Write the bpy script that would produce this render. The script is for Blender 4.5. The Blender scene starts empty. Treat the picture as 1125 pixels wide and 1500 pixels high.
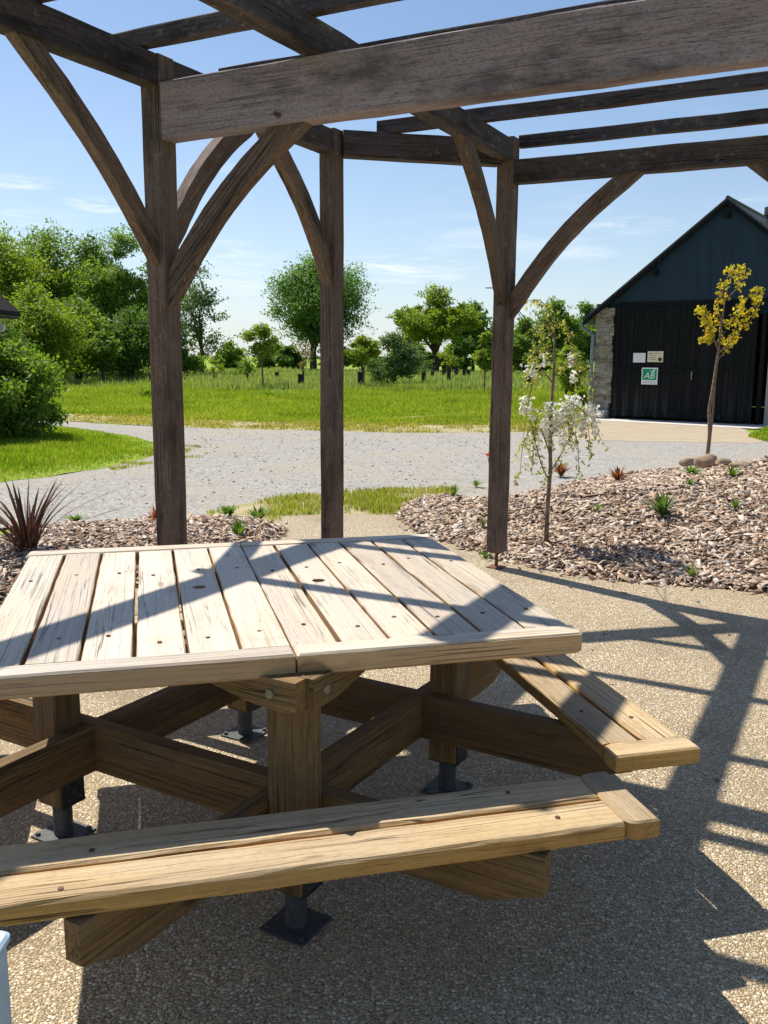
import bpy, bmesh, math, random
import numpy as np
from mathutils import Vector, Matrix
random.seed(7)
RNG = np.random.default_rng(11)
SC = bpy.context.scene
COL = SC.collection
R = math.radians

# ------------------------------------------------------------------ camera model
FPX, PITCH, ROLL, H = 1327.13, .170291, -.00763, 1.52
YT, YP = -.25677, .48451            # headings of the table and of the pergola
def ray(u, v):
    x2 = (u-562.5)/FPX; z2 = -(v-750)/FPX
    xc = x2*math.cos(ROLL)+z2*math.sin(ROLL); zc = -x2*math.sin(ROLL)+z2*math.cos(ROLL)
    return Vector((xc, math.cos(PITCH)+zc*math.sin(PITCH), -math.sin(PITCH)+zc*math.cos(PITCH)))
def at_z(u, v, z=0.0):
    d = ray(u, v); t = (z-H)/d.z
    return Vector((d.x*t, d.y*t, z))
def at_y(u, v, Y):
    d = ray(u, v); t = Y/d.y
    return Vector((d.x*t, Y, H+d.z*t))

cd = bpy.data.cameras.new("camera"); cam = bpy.data.objects.new("camera", cd); COL.objects.link(cam)
fw = Vector((0, math.cos(PITCH), -math.sin(PITCH))); xc = Vector((1, 0, 0)); zc = Vector((0, math.sin(PITCH), math.cos(PITCH)))
ex = math.cos(ROLL)*xc-math.sin(ROLL)*zc; ey = math.sin(ROLL)*xc+math.cos(ROLL)*zc
m = Matrix.Identity(4)
for i in range(3):
    m[i][0] = ex[i]; m[i][1] = ey[i]; m[i][2] = -fw[i]
m[2][3] = H
cam.matrix_world = m
cd.sensor_fit = 'VERTICAL'; cd.sensor_height = 24; cd.lens = FPX/1500*24
cd.clip_start = .05; cd.clip_end = 2000
SC.camera = cam
SC.view_settings.view_transform = 'Standard'; SC.view_settings.look = 'None'
SC.view_settings.exposure = 0.53; SC.view_settings.gamma = 1

# ------------------------------------------------------------------ helpers
def link(o, parent=None):
    COL.objects.link(o)
    if parent is not None: o.parent = parent
    return o
def tag(o, label=None, cat=None, group=None, kind=None):
    if label: o['label'] = label
    if cat: o['category'] = cat
    if group: o['group'] = group
    if kind: o['kind'] = kind
    return o
def thing(name, label, cat, loc=(0, 0, 0), rz=0, group=None):
    o = bpy.data.objects.new(name, None); o.empty_display_size = .1
    o.location = loc; o.rotation_euler = (0, 0, rz); link(o)
    return tag(o, label, cat, group)
def mesh(name, V, F, mat, parent=None, loc=None, rot=None, mw=None, smooth=False):
    me = bpy.data.meshes.new(name)
    if isinstance(V, np.ndarray) and isinstance(F, np.ndarray):
        k = F.shape[1]
        me.vertices.add(len(V)); me.vertices.foreach_set('co', V.astype(np.float32).ravel())
        me.loops.add(F.size); me.loops.foreach_set('vertex_index', F.astype(np.int32).ravel())
        me.polygons.add(len(F)); me.polygons.foreach_set('loop_start', np.arange(0, F.size, k, dtype=np.int32))
        me.update(calc_edges=True)
    else:
        me.from_pydata([tuple(v) for v in V], [], [tuple(f) for f in F])
    if smooth: me.polygons.foreach_set('use_smooth', [True]*len(me.polygons))
    me.materials.append(mat); me.update()
    o = bpy.data.objects.new(name, me); link(o, parent)
    if mw is not None: o.matrix_local = mw
    if loc is not None: o.location = loc
    if rot is not None: o.rotation_euler = rot
    return o
class MB:
    def __init__(s): s.v = []; s.f = []
    def add(s, V, F):
        n = len(s.v); s.v += [tuple(v) for v in V]; s.f += [tuple(i+n for i in f) for f in F]; return s
    def box(s, x0, x1, y0, y1, z0, z1, M=None):
        V = [Vector((x, y, z)) for x in (x0, x1) for y in (y0, y1) for z in (z0, z1)]
        if M is not None: V = [M @ v for v in V]
        return s.add(V, [(0, 1, 3, 2), (4, 6, 7, 5), (0, 4, 5, 1), (2, 3, 7, 6), (0, 2, 6, 4), (1, 5, 7, 3)])
    def prism(s, pts, y0, y1):            # polygon in xz, extruded along y
        n = len(pts); V = [(p[0], y0, p[1]) for p in pts]+[(p[0], y1, p[1]) for p in pts]
        F = [tuple(range(n)), tuple(range(2*n-1, n-1, -1))]+[(i, i+n, (i+1) % n+n, (i+1) % n) for i in range(n)]
        return s.add(V, F)
    def tube(s, pts, rad, n=8, cap=True):
        pts = [Vector(p) for p in pts]
        if not hasattr(rad, '__len__'): rad = [rad]*len(pts)
        V = []; ref = Vector((.31, .17, .93))
        for i, p in enumerate(pts):
            d = (pts[min(i+1, len(pts)-1)]-pts[max(i-1, 0)])
            d = d.normalized() if d.length > 1e-9 else Vector((0, 0, 1))
            if abs(d.dot(ref)) > .97: ref = Vector((.9, .1, .2))
            a = d.cross(ref).normalized(); b = d.cross(a)
            for k in range(n):
                t = 2*math.pi*k/n; V.append(p+(a*math.cos(t)+b*math.sin(t))*rad[i])
        F = []
        for i in range(len(pts)-1):
            for k in range(n):
                F.append((i*n+k, i*n+(k+1) % n, (i+1)*n+(k+1) % n, (i+1)*n+k))
        if cap:
            F.append(tuple(range(n-1, -1, -1))); F.append(tuple((len(pts)-1)*n+k for k in range(n)))
        return s.add(V, F)
    def build(s, name, mat, parent=None, **k): return mesh(name, s.v, s.f, mat, parent, **k)
def timber(L, W, T, ch=.004, seg=.12, jit=.0012, rnd=None, bow=0.0, taper=None):
    """a squared timber along local X from 0..L, width W in y, thickness T in z (both centred), chamfered, a little uneven"""
    rnd = rnd or random
    n = max(2, int(L/seg)); V = []; F = []
    prof = [(-1, -1, 1, 0), (-1, -1, 0, 1), (-1, 1, 0, -1), (-1, 1, 1, 0), (1, 1, -1, 0), (1, 1, 0, -1), (1, -1, 0, 1), (1, -1, -1, 0)]
    for i in range(n+1):
        t = i/n; b = bow*(1-(2*t-1)**2)
        e = 1
        x = L*t; c = ch*(1 if 0 < i < n else 1.0)
        for (sy, sz, dy, dz) in prof:
            y = sy*W/2+dy*c; z = sz*T/2+dz*c
            j = jit if 0 < i < n else jit*.4
            V.append((x, y+rnd.uniform(-j, j)+b, z+rnd.uniform(-j, j)*.7))
    for i in range(n):
        for k in range(8): F.append((i*8+k, (i+1)*8+k, (i+1)*8+(k+1) % 8, i*8+(k+1) % 8))
    F.append(tuple(range(8))); F.append(tuple(n*8+k for k in range(7, -1, -1)))
    return V, F
def frame_x(p0, p1, up=Vector((0, 0, 1))):
    x = (Vector(p1)-Vector(p0)).normalized(); z = (up-x*up.dot(x)).normalized(); y = z.cross(x)
    M = Matrix.Identity(4)
    for i in range(3): M[i][0] = x[i]; M[i][1] = y[i]; M[i][2] = z[i]; M[i][3] = p0[i]
    return M
def member(name, p0, p1, W, T, mat, parent, up=Vector((0, 0, 1)), **k):
    p0 = Vector(p0); p1 = Vector(p1)
    V, F = timber((p1-p0).length, W, T, **k)
    return mesh(name, V, F, mat, parent, mw=frame_x(p0, p1, up))

# ------------------------------------------------------------------ materials
def newmat(name):
    mt = bpy.data.materials.new(name); mt.use_nodes = True
    nt = mt.node_tree; nt.nodes.clear()
    return mt, nt
class N:
    def __init__(s, nt): s.nt = nt
    def n(s, t, **k):
        nd = s.nt.nodes.new(t)
        for a, b in k.items():
            if a.startswith('i_'):
                key = a[2:]; key = int(key) if key.isdigit() else key.replace('_', ' ')
                nd.inputs[key].default_value = b
            else: setattr(nd, a, b)
        return nd
    def l(s, a, b): s.nt.links.new(a, b)
    def ramp(s, fac, stops, interp='LINEAR'):
        r = s.n('ShaderNodeValToRGB'); cr = r.color_ramp; cr.interpolation = interp
        while len(cr.elements) < len(stops): cr.elements.new(.5)
        for e, (p, c) in zip(cr.elements, stops):
            e.position = p; e.color = (*c, 1) if len(c) == 3 else c
        s.l(fac, r.inputs[0]); return r.outputs[0]
    def noise(s, vec, scale, detail=4, rough=.55, dist=0):
        t = s.n('ShaderNodeTexNoise'); t.inputs['Scale'].default_value = scale; t.inputs['Detail'].default_value = detail
        t.inputs['Roughness'].default_value = rough; t.inputs['Distortion'].default_value = dist
        if vec is not None: s.l(vec, t.inputs['Vector'])
        return t.outputs['Fac']
    def mapv(s, vec, scale=(1, 1, 1), loc=(0, 0, 0), rot=(0, 0, 0)):
        mp = s.n('ShaderNodeMapping'); mp.inputs['Scale'].default_value = scale; mp.inputs['Location'].default_value = loc
        mp.inputs['Rotation'].default_value = rot
        s.l(vec, mp.inputs['Vector']); return mp.outputs[0]
    def mix(s, fac, a, b, blend='MIX'):
        x = s.n('ShaderNodeMix', data_type='RGBA', blend_type=blend)
        for i, v in ((0, fac), (6, a), (7, b)):
            if isinstance(v, (int, float)): x.inputs[i].default_value = v
            elif isinstance(v, tuple): x.inputs[i].default_value = (*v, 1)
            else: s.l(v, x.inputs[i])
        return x.outputs[2]
    def math(s, op, a, b=None, c=None, clamp=False):
        x = s.n('ShaderNodeMath', operation=op, use_clamp=clamp)
        for i, v in enumerate((a, b, c)):
            if v is None: continue
            if isinstance(v, (int, float)): x.inputs[i].default_value = v
            else: s.l(v, x.inputs[i])
        return x.outputs[0]
    def out(s, color, rough=.8, bump=None, bstr=.3, bdist=.01, spec=.3, metal=0):
        p = s.n('ShaderNodeBsdfPrincipled'); o = s.n('ShaderNodeOutputMaterial')
        if isinstance(color, tuple): p.inputs['Base Color'].default_value = (*color, 1)
        else: s.l(color, p.inputs['Base Color'])
        if isinstance(rough, (int, float)): p.inputs['Roughness'].default_value = rough
        else: s.l(rough, p.inputs['Roughness'])
        p.inputs['Specular IOR Level'].default_value = spec; p.inputs['Metallic'].default_value = metal
        if bump is not None:
            b = s.n('ShaderNodeBump'); b.inputs['Strength'].default_value = bstr; b.inputs['Distance'].default_value = bdist
            s.l(bump, b.inputs['Height']); s.l(b.outputs[0], p.inputs['Normal'])
        s.l(p.outputs[0], o.inputs[0]); return p
def objvec(g, jitter=True):
    tc = g.n('ShaderNodeTexCoord'); oi = g.n('ShaderNodeObjectInfo')
    cb = g.n('ShaderNodeCombineXYZ')
    for i, k in enumerate((37.0, 11.3, 23.7)): g.l(g.math('MULTIPLY', oi.outputs['Random'], k), cb.inputs[i])
    va = g.n('ShaderNodeVectorMath', operation='ADD'); g.l(tc.outputs['Object'], va.inputs[0]); g.l(cb.outputs[0], va.inputs[1])
    return va.outputs[0], oi.outputs['Random'], tc.outputs['Object']
def wood(name, pale, mid, dark, grey, crack=.5, greyamt=.5, lichen=None, rough=.8, knots=True, bump=.35, spec=.25, rings=.6, nr=15, speck=.25, side=None):
    """weathered softwood: growth rings as contour lines of a long noise, fibres, drying cracks, grey patches, knots"""
    mt, nt = newmat(name); g = N(nt); v, rnd, _ = objvec(g)
    wn = g.n('ShaderNodeTexNoise'); wn.inputs['Scale'].default_value = 1; wn.inputs['Detail'].default_value = 2; g.l(g.mapv(v, (2.2, 9, 9)), wn.inputs['Vector'])
    wa = g.n('ShaderNodeVectorMath', operation='MULTIPLY_ADD'); g.l(wn.outputs['Color'], wa.inputs[0]); wa.inputs[1].default_value = (0, .016, .016); g.l(v, wa.inputs[2]); w = wa.outputs[0]
    kd = None
    if knots:
        vo = g.n('ShaderNodeTexVoronoi', feature='F1'); vo.inputs['Scale'].default_value = 1.0; vo.inputs['Randomness'].default_value = 1
        g.l(g.mapv(v, (2.0, 7.0, 2.0)), vo.inputs['Vector']); kd = vo.outputs['Distance']
    rn = g.noise(g.mapv(w, (.28, 6.5, 6.5)), 1.0, 1, .4)
    if kd is not None: rn = g.math('ADD', rn, g.math('MULTIPLY', g.ramp(kd, [(0, (1, 1, 1)), (.22, (0, 0, 0))], 'EASE'), .16))
    rg_ = g.math('FRACT', g.math('MULTIPLY', rn, nr))
    late = g.ramp(rg_, [(0, (.15, .15, .15)), (.55, (.0, .0, .0)), (.84, (.75, .75, .75)), (.93, (1, 1, 1)), (1, (.1, .1, .1))])
    fib = g.noise(g.mapv(w, (2.0, 230, 230)), 1.0, 4, .65)
    med = g.noise(g.mapv(w, (1.1, 24, 24), (2, 8, 5)), 1.0, 5, .6)
    c = g.mix(g.ramp(med, [(.34, (0, 0, 0)), (.66, (1, 1, 1))]), mid, pale)
    c = g.mix(g.math('MULTIPLY', late, rings), c, tuple(.55*m_+.45*d_ for m_, d_ in zip(mid, dark)))
    c = g.mix(g.ramp(fib, [(.42, (.55, .55, .55)), (.60, (0, 0, 0))]), c, tuple(.6*m_+.4*d_ for m_, d_ in zip(mid, dark)))
    broad = g.noise(g.mapv(v, (1.4, 6, 6), (4, 4, 1)), 1.0, 4, .6)
    c = g.mix(g.math('MULTIPLY', g.ramp(broad, [(.40, (0, 0, 0)), (.62, (1, 1, 1))]), greyamt), c, grey)
    stain = g.noise(g.mapv(v, (3.0, 8, 8), (9, 2, 6)), 1.0, 5, .7)
    c = g.mix(g.ramp(stain, [(.56, (0, 0, 0)), (.72, (.55, .55, .55))]), c, dark)
    sp_ = g.noise(g.mapv(v, (55, 95, 95)), 1.0, 4, .7)
    c = g.mix(g.math('MULTIPLY', g.ramp(sp_, [(.50, (0, 0, 0)), (.64, (1, 1, 1))]), speck), c, dark)
    ck = g.noise(g.mapv(w, (.42, 42, 42), (3, 1, 7)), 1.0, 2, .4)
    line = g.math('ABSOLUTE', g.math('SUBTRACT', ck, .5))
    msk = g.ramp(g.noise(g.mapv(v, (1.5, 8, 8), (1, 4, 2)), 1.0, 2), [(.44, (0, 0, 0)), (.56, (1, 1, 1))])
    crk = g.math('MULTIPLY', g.ramp(line, [(.0, (1, 1, 1)), (.010, (.6, .6, .6)), (.018, (0, 0, 0))]), msk)
    c = g.mix(g.math('MULTIPLY', crk, crack), c, tuple(x*.3 for x in dark))
    if kd is not None:
        kn = g.math('ADD', kd, g.math('MULTIPLY', g.math('SUBTRACT', fib, .5), .03))
        c = g.mix(g.ramp(kn, [(.035, (.9, .9, .9)), (.075, (.45, .45, .45)), (.10, (.75, .75, .75)), (.125, (0, 0, 0))]), c, (dark[0]*.7, dark[1]*.55, dark[2]*.5))
    if lichen:
        ln = g.noise(g.mapv(v, (16, 22, 22)), 1.0, 6, .72)
        c = g.mix(g.ramp(ln, [(.57, (0, 0, 0)), (.66, (.75, .75, .75))]), c, lichen)
        dk = g.noise(g.mapv(v, (2.0, 6, 6), (5, 5, 5)), 1.0, 6, .7)
        c = g.mix(g.ramp(dk, [(.50, (0, 0, 0)), (.66, (.85, .85, .85))]), c, tuple(x*.28 for x in mid))
    h = g.math('SUBTRACT', g.math('SUBTRACT', g.math('MULTIPLY', fib, .45), g.math('MULTIPLY', late, -.25)), crk)
    h = g.math('SUBTRACT', h, g.math('MULTIPLY', sp_, .35 if lichen else .1))
    tone = g.math('ADD', .80, g.math('MULTIPLY', rnd, .40))
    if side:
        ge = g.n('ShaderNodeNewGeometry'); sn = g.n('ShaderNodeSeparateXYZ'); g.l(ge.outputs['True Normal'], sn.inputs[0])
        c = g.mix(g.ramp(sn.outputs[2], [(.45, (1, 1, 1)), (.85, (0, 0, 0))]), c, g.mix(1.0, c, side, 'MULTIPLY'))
    ck2 = g.noise(g.mapv(w, (.6, 80, 80), (13, 5, 2)), 1.0, 2, .4)
    crk2 = g.math('MULTIPLY', g.ramp(g.math('ABSOLUTE', g.math('SUBTRACT', ck2, .48)), [(.0, (.8, .8, .8)), (.014, (0, 0, 0))]), g.ramp(g.noise(g.mapv(v, (2.5, 12, 12), (7, 7, 2)), 1.0, 2), [(.40, (0, 0, 0)), (.52, (1, 1, 1))]))
    c = g.mix(g.math('MULTIPLY', crk2, crack), c, tuple(x*.5 for x in dark)); h = g.math('SUBTRACT', h, g.math('MULTIPLY', crk2, .7))
    vm = g.n('ShaderNodeVectorMath', operation='SCALE'); g.l(c, vm.inputs[0]); g.l(tone, vm.inputs['Scale'])
    g.out(vm.outputs[0], rough, h, bump, .006, spec)
    return mt
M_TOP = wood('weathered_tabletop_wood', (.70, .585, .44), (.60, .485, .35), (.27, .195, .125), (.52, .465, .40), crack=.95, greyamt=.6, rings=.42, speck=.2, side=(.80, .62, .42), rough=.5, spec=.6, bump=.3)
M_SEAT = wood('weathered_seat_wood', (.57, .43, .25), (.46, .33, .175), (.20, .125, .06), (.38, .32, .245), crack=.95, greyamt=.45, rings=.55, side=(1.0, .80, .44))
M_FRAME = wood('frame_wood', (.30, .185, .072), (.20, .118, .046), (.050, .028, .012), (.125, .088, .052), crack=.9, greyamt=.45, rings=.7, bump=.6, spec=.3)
M_PERG2 = wood('blackened_pergola_wood', (.125, .095, .088), (.080, .062, .060), (.030, .025, .026), (.085, .078, .080), crack=.8, greyamt=.5,
              lichen=(.21, .20, .18), knots=False, bump=.8, speck=.6, rings=.35)
M_POST = wood('post_wood', (.225, .148, .115), (.155, .102, .080), (.050, .034, .029), (.14, .108, .098), crack=.9, greyamt=.5, lichen=(.20, .175, .15), knots=False, bump=.9, speck=.55, rings=.45)
M_PERG = wood('dark_pergola_wood', (.33, .262, .285), (.265, .207, .228), (.115, .086, .097), (.275, .235, .27), crack=.4, greyamt=.75,
              lichen=(.24, .22, .19), knots=False, bump=.8, speck=.7, rings=.12)
def plain(name, col, rough=.6, metal=0, nscale=20, var=.25, spec=.4, bump=.1):
    mt, nt = newmat(name); g = N(nt); v, rnd, _ = objvec(g)
    nz = g.noise(v, nscale, 5, .6)
    c = g.mix(g.ramp(nz, [(.35, (0, 0, 0)), (.65, (1, 1, 1))]), tuple(x*(1-var) for x in col), tuple(min(1, x*(1+var)) for x in col))
    g.out(c, rough, nz, bump, .003, spec, metal); return mt
M_STEEL = plain('galvanised_steel', (.065, .068, .07), .6, .25, 60)
M_BLACKSTEEL = plain('dark_steel', (.035, .035, .036), .5, .3, 60)
M_RUST = plain('rusty_steel', (.16, .07, .045), .8, .2, 40)
M_SCREW = plain('rusty_screw', (.13, .055, .035), .6, .4, 90)
M_BRASS = plain('bolt_zinc', (.26, .235, .17), .5, .6, 50)
M_BLUE = plain('pale_blue_paint', (.42, .56, .66), .45, 0, 9, .06)
M_HOLE = plain('cable_dark', (.02, .02, .02), .9)

def foliage(name, a, b, trans=.5, tint=(1.3, 1.25, .45), scale=.35, red=None):
    mt, nt = newmat(name); g = N(nt)
    geo = g.n('ShaderNodeNewGeometry'); tc = g.n('ShaderNodeTexCoord')
    nz = g.noise(tc.outputs['Object'], scale, 3)
    f = g.math('ADD', g.math('MULTIPLY', geo.outputs['Random Per Island'], .6), g.math('MULTIPLY', g.ramp(nz, [(.3, (0, 0, 0)), (.7, (1, 1, 1))]), .4))
    c = g.mix(f, a, b)
    if red:
        c = g.mix(g.ramp(geo.outputs['Random Per Island'], [(1-red[0], (0, 0, 0)), (1-red[0]+.02, (1, 1, 1))]), c, red[1])
    d = g.n('ShaderNodeBsdfPrincipled'); d.inputs['Roughness'].default_value = .55; d.inputs['Specular IOR Level'].default_value = .25
    g.l(c, d.inputs['Base Color'])
    t = g.n('ShaderNodeBsdfTranslucent'); tm = g.mix(1.0, c, tint, 'MULTIPLY'); g.l(tm, t.inputs['Color'])
    ms = g.n('ShaderNodeMixShader'); ms.inputs[0].default_value = trans
    g.l(d.outputs[0], ms.inputs[1]); g.l(t.outputs[0], ms.inputs[2])
    o = g.n('ShaderNodeOutputMaterial'); g.l(ms.outputs[0], o.inputs[0]); return mt
F_DARK = foliage('dark_leaves', (.065, .145, .030), (.15, .26, .050))
F_MID = foliage('mid_leaves', (.105, .205, .032), (.22, .335, .050))
F_LIGHT = foliage('light_leaves', (.16, .25, .025), (.29, .38, .045))
F_LIME = foliage('lime_leaves', (.20, .29, .03), (.33, .41, .06), .45)
F_BLUE = foliage('bluish_leaves', (.07, .135, .055), (.14, .225, .09))
F_OAK = foliage('oak_leaves', (.080, .18, .045), (.165, .29, .072))
F_GOLD = foliage('golden_leaves', (.38, .35, .024), (.60, .50, .05), .5, (1.25, 1.2, .4), 3, (.10, (.42, .18, .03)))
F_PINK = foliage('bronze_leaves', (.16, .13, .05), (.24, .20, .06), .4)
F_WIST = foliage('pale_wisteria_leaves', (.30, .34, .08), (.48, .47, .16), .45)
F_WHITE = foliage('white_petals', (.80, .78, .70), (.88, .87, .83), .35, (1, 1, .9))
F_FLAX = foliage('dark_red_flax', (.060, .034, .026), (.125, .068, .048), .2, (1.3, .8, .6))
F_REDB = foliage('red_bush_leaves', (.30, .055, .022), (.42, .16, .035), .4, (1.2, .9, .5))
F_RUSSET = foliage('russet_leaves', (.20, .075, .03), (.26, .13, .045), .4, (1.2, .9, .5))
F_POPPY = foliage('poppy_petals', (.62, .02, .012), (.7, .04, .02), .3, (1, 1, 1))
F_WEED = foliage('weed_leaves', (.07, .15, .022), (.15, .25, .04), .4)
M_BARK = plain('bark', (.075, .058, .042), .9, 0, 14, .45, .1, .6)
M_BARK2 = plain('young_bark', (.20, .145, .105), .85, 0, 25, .4, .15, .4)
M_GUARD = plain('tree_guard_black', (.018, .018, .017), .7)

# ------------------------------------------------------------------ world and sun
SUN_AZ, SUN_EL = R(-43.0), R(55.7)
sd = Vector((math.sin(SUN_AZ)*math.cos(SUN_EL), math.cos(SUN_AZ)*math.cos(SUN_EL), math.sin(SUN_EL)))
sl = bpy.data.lights.new("sun", 'SUN'); sl.energy = 5.0; sl.angle = R(.53); sl.color = (1.0, .95, .86)
so = bpy.data.objects.new("sun", sl); link(so); so.rotation_euler = sd.to_track_quat('Z', 'Y').to_euler(); so.location = (-8, 8, 14)
W = bpy.data.worlds.new("World"); SC.world = W; W.use_nodes = True
g = N(W.node_tree); W.node_tree.nodes.clear()
sky = g.n('ShaderNodeTexSky', sky_type='NISHITA'); sky.sun_disc = False; sky.sun_elevation = SUN_EL; sky.sun_rotation = SUN_AZ
sky.altitude = 50; sky.air_density = 1.0; sky.dust_density = .6; sky.ozone_density = 1.6
tc = g.n('ShaderNodeTexCoord'); sx = g.n('ShaderNodeSeparateXYZ'); g.l(tc.outputs['Generated'], sx.inputs[0])
az = g.math('ARCTAN2', sx.outputs[0], sx.outputs[1])
cv = g.n('ShaderNodeCombineXYZ'); g.l(az, cv.inputs[0]); g.l(sx.outputs[2], cv.inputs[1])
wisp = g.noise(g.mapv(cv.outputs[0], (9, 60, 1), (2.3, .4, 0)), 1.0, 6, .62, .5)
big = g.noise(g.mapv(cv.outputs[0], (4.2, 17, 1), (7.9, 1.2, 0)), 1.0, 3, .5)
cl = g.math('MULTIPLY', g.ramp(wisp, [(.46, (0, 0, 0)), (.68, (1, 1, 1))]), g.ramp(big, [(.52, (0, 0, 0)), (.66, (1, 1, 1))]))
band = g.ramp(sx.outputs[2], [(.0, (.9, .9, .9)), (.10, (1, 1, 1)), (.21, (.55, .55, .55)), (.27, (0, 0, 0))])
cl = g.math('MULTIPLY', g.math('MULTIPLY', cl, band), .35)
wisp2 = g.noise(g.mapv(cv.outputs[0], (13, 95, 1), (4.1, 2.2, 0), (0, 0, .04)), 1.0, 8, .68, .8)
def puff(u, v, su, sv, amp):
    """a small fair-weather cloud in the direction of that part of the sky"""
    d = ray(u, v).normalized(); a0 = math.atan2(d.x, d.y); z0 = d.z
    dx = g.math('DIVIDE', g.math('SUBTRACT', az, a0), su/FPX); dz = g.math('DIVIDE', g.math('SUBTRACT', sx.outputs[2], z0), sv/FPX)
    q = g.math('ADD', g.math('MULTIPLY', dx, dx), g.math('MULTIPLY', dz, dz))
    e = g.math('SUBTRACT', 1.0, q, clamp=True)
    return g.math('MULTIPLY', g.math('MULTIPLY', g.math('POWER', e, .8), amp), g.ramp(wisp2, [(.44, (0, 0, 0)), (.70, (1, 1, 1))]))
for p in ((585, 390, 120, 16, 1.0), (600, 405, 95, 11, 1.0), (310, 366, 75, 16, .9), (148, 299, 55, 12, .95), (28, 267, 55, 11, .95), (920, 331, 80, 13, .8),
          (330, 400, 110, 50, .6), (850, 372, 60, 14, .5), (40, 318, 90, 14, .4)):
    cl = g.math('MAXIMUM', cl, puff(*p))
skc = g.mix(1.0, sky.outputs[0], (.95, 1.0, 1.06), 'MULTIPLY')
low = g.ramp(sx.outputs[2], [(.0, (.42, .42, .42)), (.10, (.20, .20, .20)), (.30, (0, 0, 0))])
c2 = g.mix(low, skc, (6.6, 7.5, 8.9))
c3 = g.mix(g.math('MULTIPLY', cl, .8), c2, (9.6, 9.6, 9.6))
bg = g.n('ShaderNodeBackground'); bg.inputs[1].default_value = .086; g.l(c3, bg.inputs[0])
wo = g.n('ShaderNodeOutputWorld'); g.l(bg.outputs[0], wo.inputs[0])

# ------------------------------------------------------------------ ground
def inpoly(px, py, poly):
    ins = np.zeros(len(px), bool); n = len(poly)
    for i in range(n):
        x0, y0 = poly[i][:2]; x1, y1 = poly[(i+1) % n][:2]
        c = ((y0 > py) != (y1 > py)) & (px < (x1-x0)*(py-y0)/((y1-y0)+1e-12)+x0)
        ins ^= c
    return ins
def distpoly(px, py, poly):
    d = np.full(len(px), 1e9); n = len(poly)
    for i in range(n):
        x0, y0 = poly[i][:2]; x1, y1 = poly[(i+1) % n][:2]
        dx, dy = x1-x0, y1-y0; t = np.clip(((px-x0)*dx+(py-y0)*dy)/(dx*dx+dy*dy+1e-12), 0, 1)
        d = np.minimum(d, np.hypot(px-x0-t*dx, py-y0-t*dy))
    return d
def smooth_poly(pts, it=2, rag=0.0, seed=1):
    rd = random.Random(seed)
    P = [Vector(p[:2]) for p in pts]
    for _ in range(it):
        Q = []
        for i in range(len(P)):
            a, b = P[i], P[(i+1) % len(P)]; Q += [a*.75+b*.25, a*.25+b*.75]
        P = Q
    if rag:
        Q = []
        for i in range(len(P)):
            a, b = P[i], P[(i+1) % len(P)]; n = max(1, min(14, int((b-a).length/.35)))
            for k in range(n): Q.append(a.lerp(b, k/n)+Vector((rd.uniform(-rag, rag), rd.uniform(-rag, rag))))
        P = Q
    return P
def sheet(name, poly, z, mat, kind='structure', label=None):
    bm = bmesh.new(); vs = [bm.verts.new((p[0], p[1], z)) for p in poly]
    f = bm.faces.new(vs); bmesh.ops.triangulate(bm, faces=[f]); bmesh.ops.recalc_face_normals(bm, faces=bm.faces)
    if bm.faces[:][0].normal.z < 0: bmesh.ops.reverse_faces(bm, faces=bm.faces)
    me = bpy.data.meshes.new(name); bm.to_mesh(me); bm.free(); me.materials.append(mat)
    return tag(link(bpy.data.objects.new(name, me)), label, kind=kind)
def groundmat(name, stops, scale, fine, fstr, rough=.95, bump=.3, bd=.01):
    mt, nt = newmat(name); g = N(nt); tc = g.n('ShaderNodeTexCoord'); v = tc.outputs['Object']
    a = g.noise(v, scale, 6, .6); b = g.noise(v, fine, 5, .7)
    f = g.math('ADD', g.math('MULTIPLY', a, 1-fstr), g.math('MULTIPLY', b, fstr))
    g.out(g.ramp(f, stops), rough, b, bump, bd, .1); return mt
M_MEADOW = groundmat('meadow_turf', [(.34, (.13, .20, .02)), (.47, (.19, .27, .03)), (.60, (.25, .32, .045)), (.72, (.30, .32, .09))], .45, 9, .45)
# gravel with tyre-worn bare dirt and scattered stones
mt, nt = newmat('grey_gravel'); g = N(nt); tc = g.n('ShaderNodeTexCoord'); v = tc.outputs['Object']
vo = g.n('ShaderNodeTexVoronoi'); vo.inputs['Scale'].default_value = 38; g.l(v, vo.inputs['Vector'])
sc_ = g.n('ShaderNodeSeparateColor'); g.l(vo.outputs['Color'], sc_.inputs[0])
c = g.ramp(sc_.outputs[0], [(0, (.19, .178, .158)), (.35, (.27, .256, .234)), (.7, (.325, .31, .285)), (1, (.40, .385, .355))])
a = g.noise(v, .55, 5, .6); b = g.noise(g.mapv(v, (.5, 1.6, 1)), 1.2, 5, .65)
c = g.mix(g.ramp(a, [(.44, (0, 0, 0)), (.68, (.7, .7, .7))]), c, (.33, .29, .225))
c = g.mix(g.ramp(b, [(.55, (0, 0, 0)), (.75, (.55, .55, .55))]), c, (.215, .205, .185))
g.out(c, .95, vo.outputs['Distance'], .35, .01, .1); M_GRAVEL = mt
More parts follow.
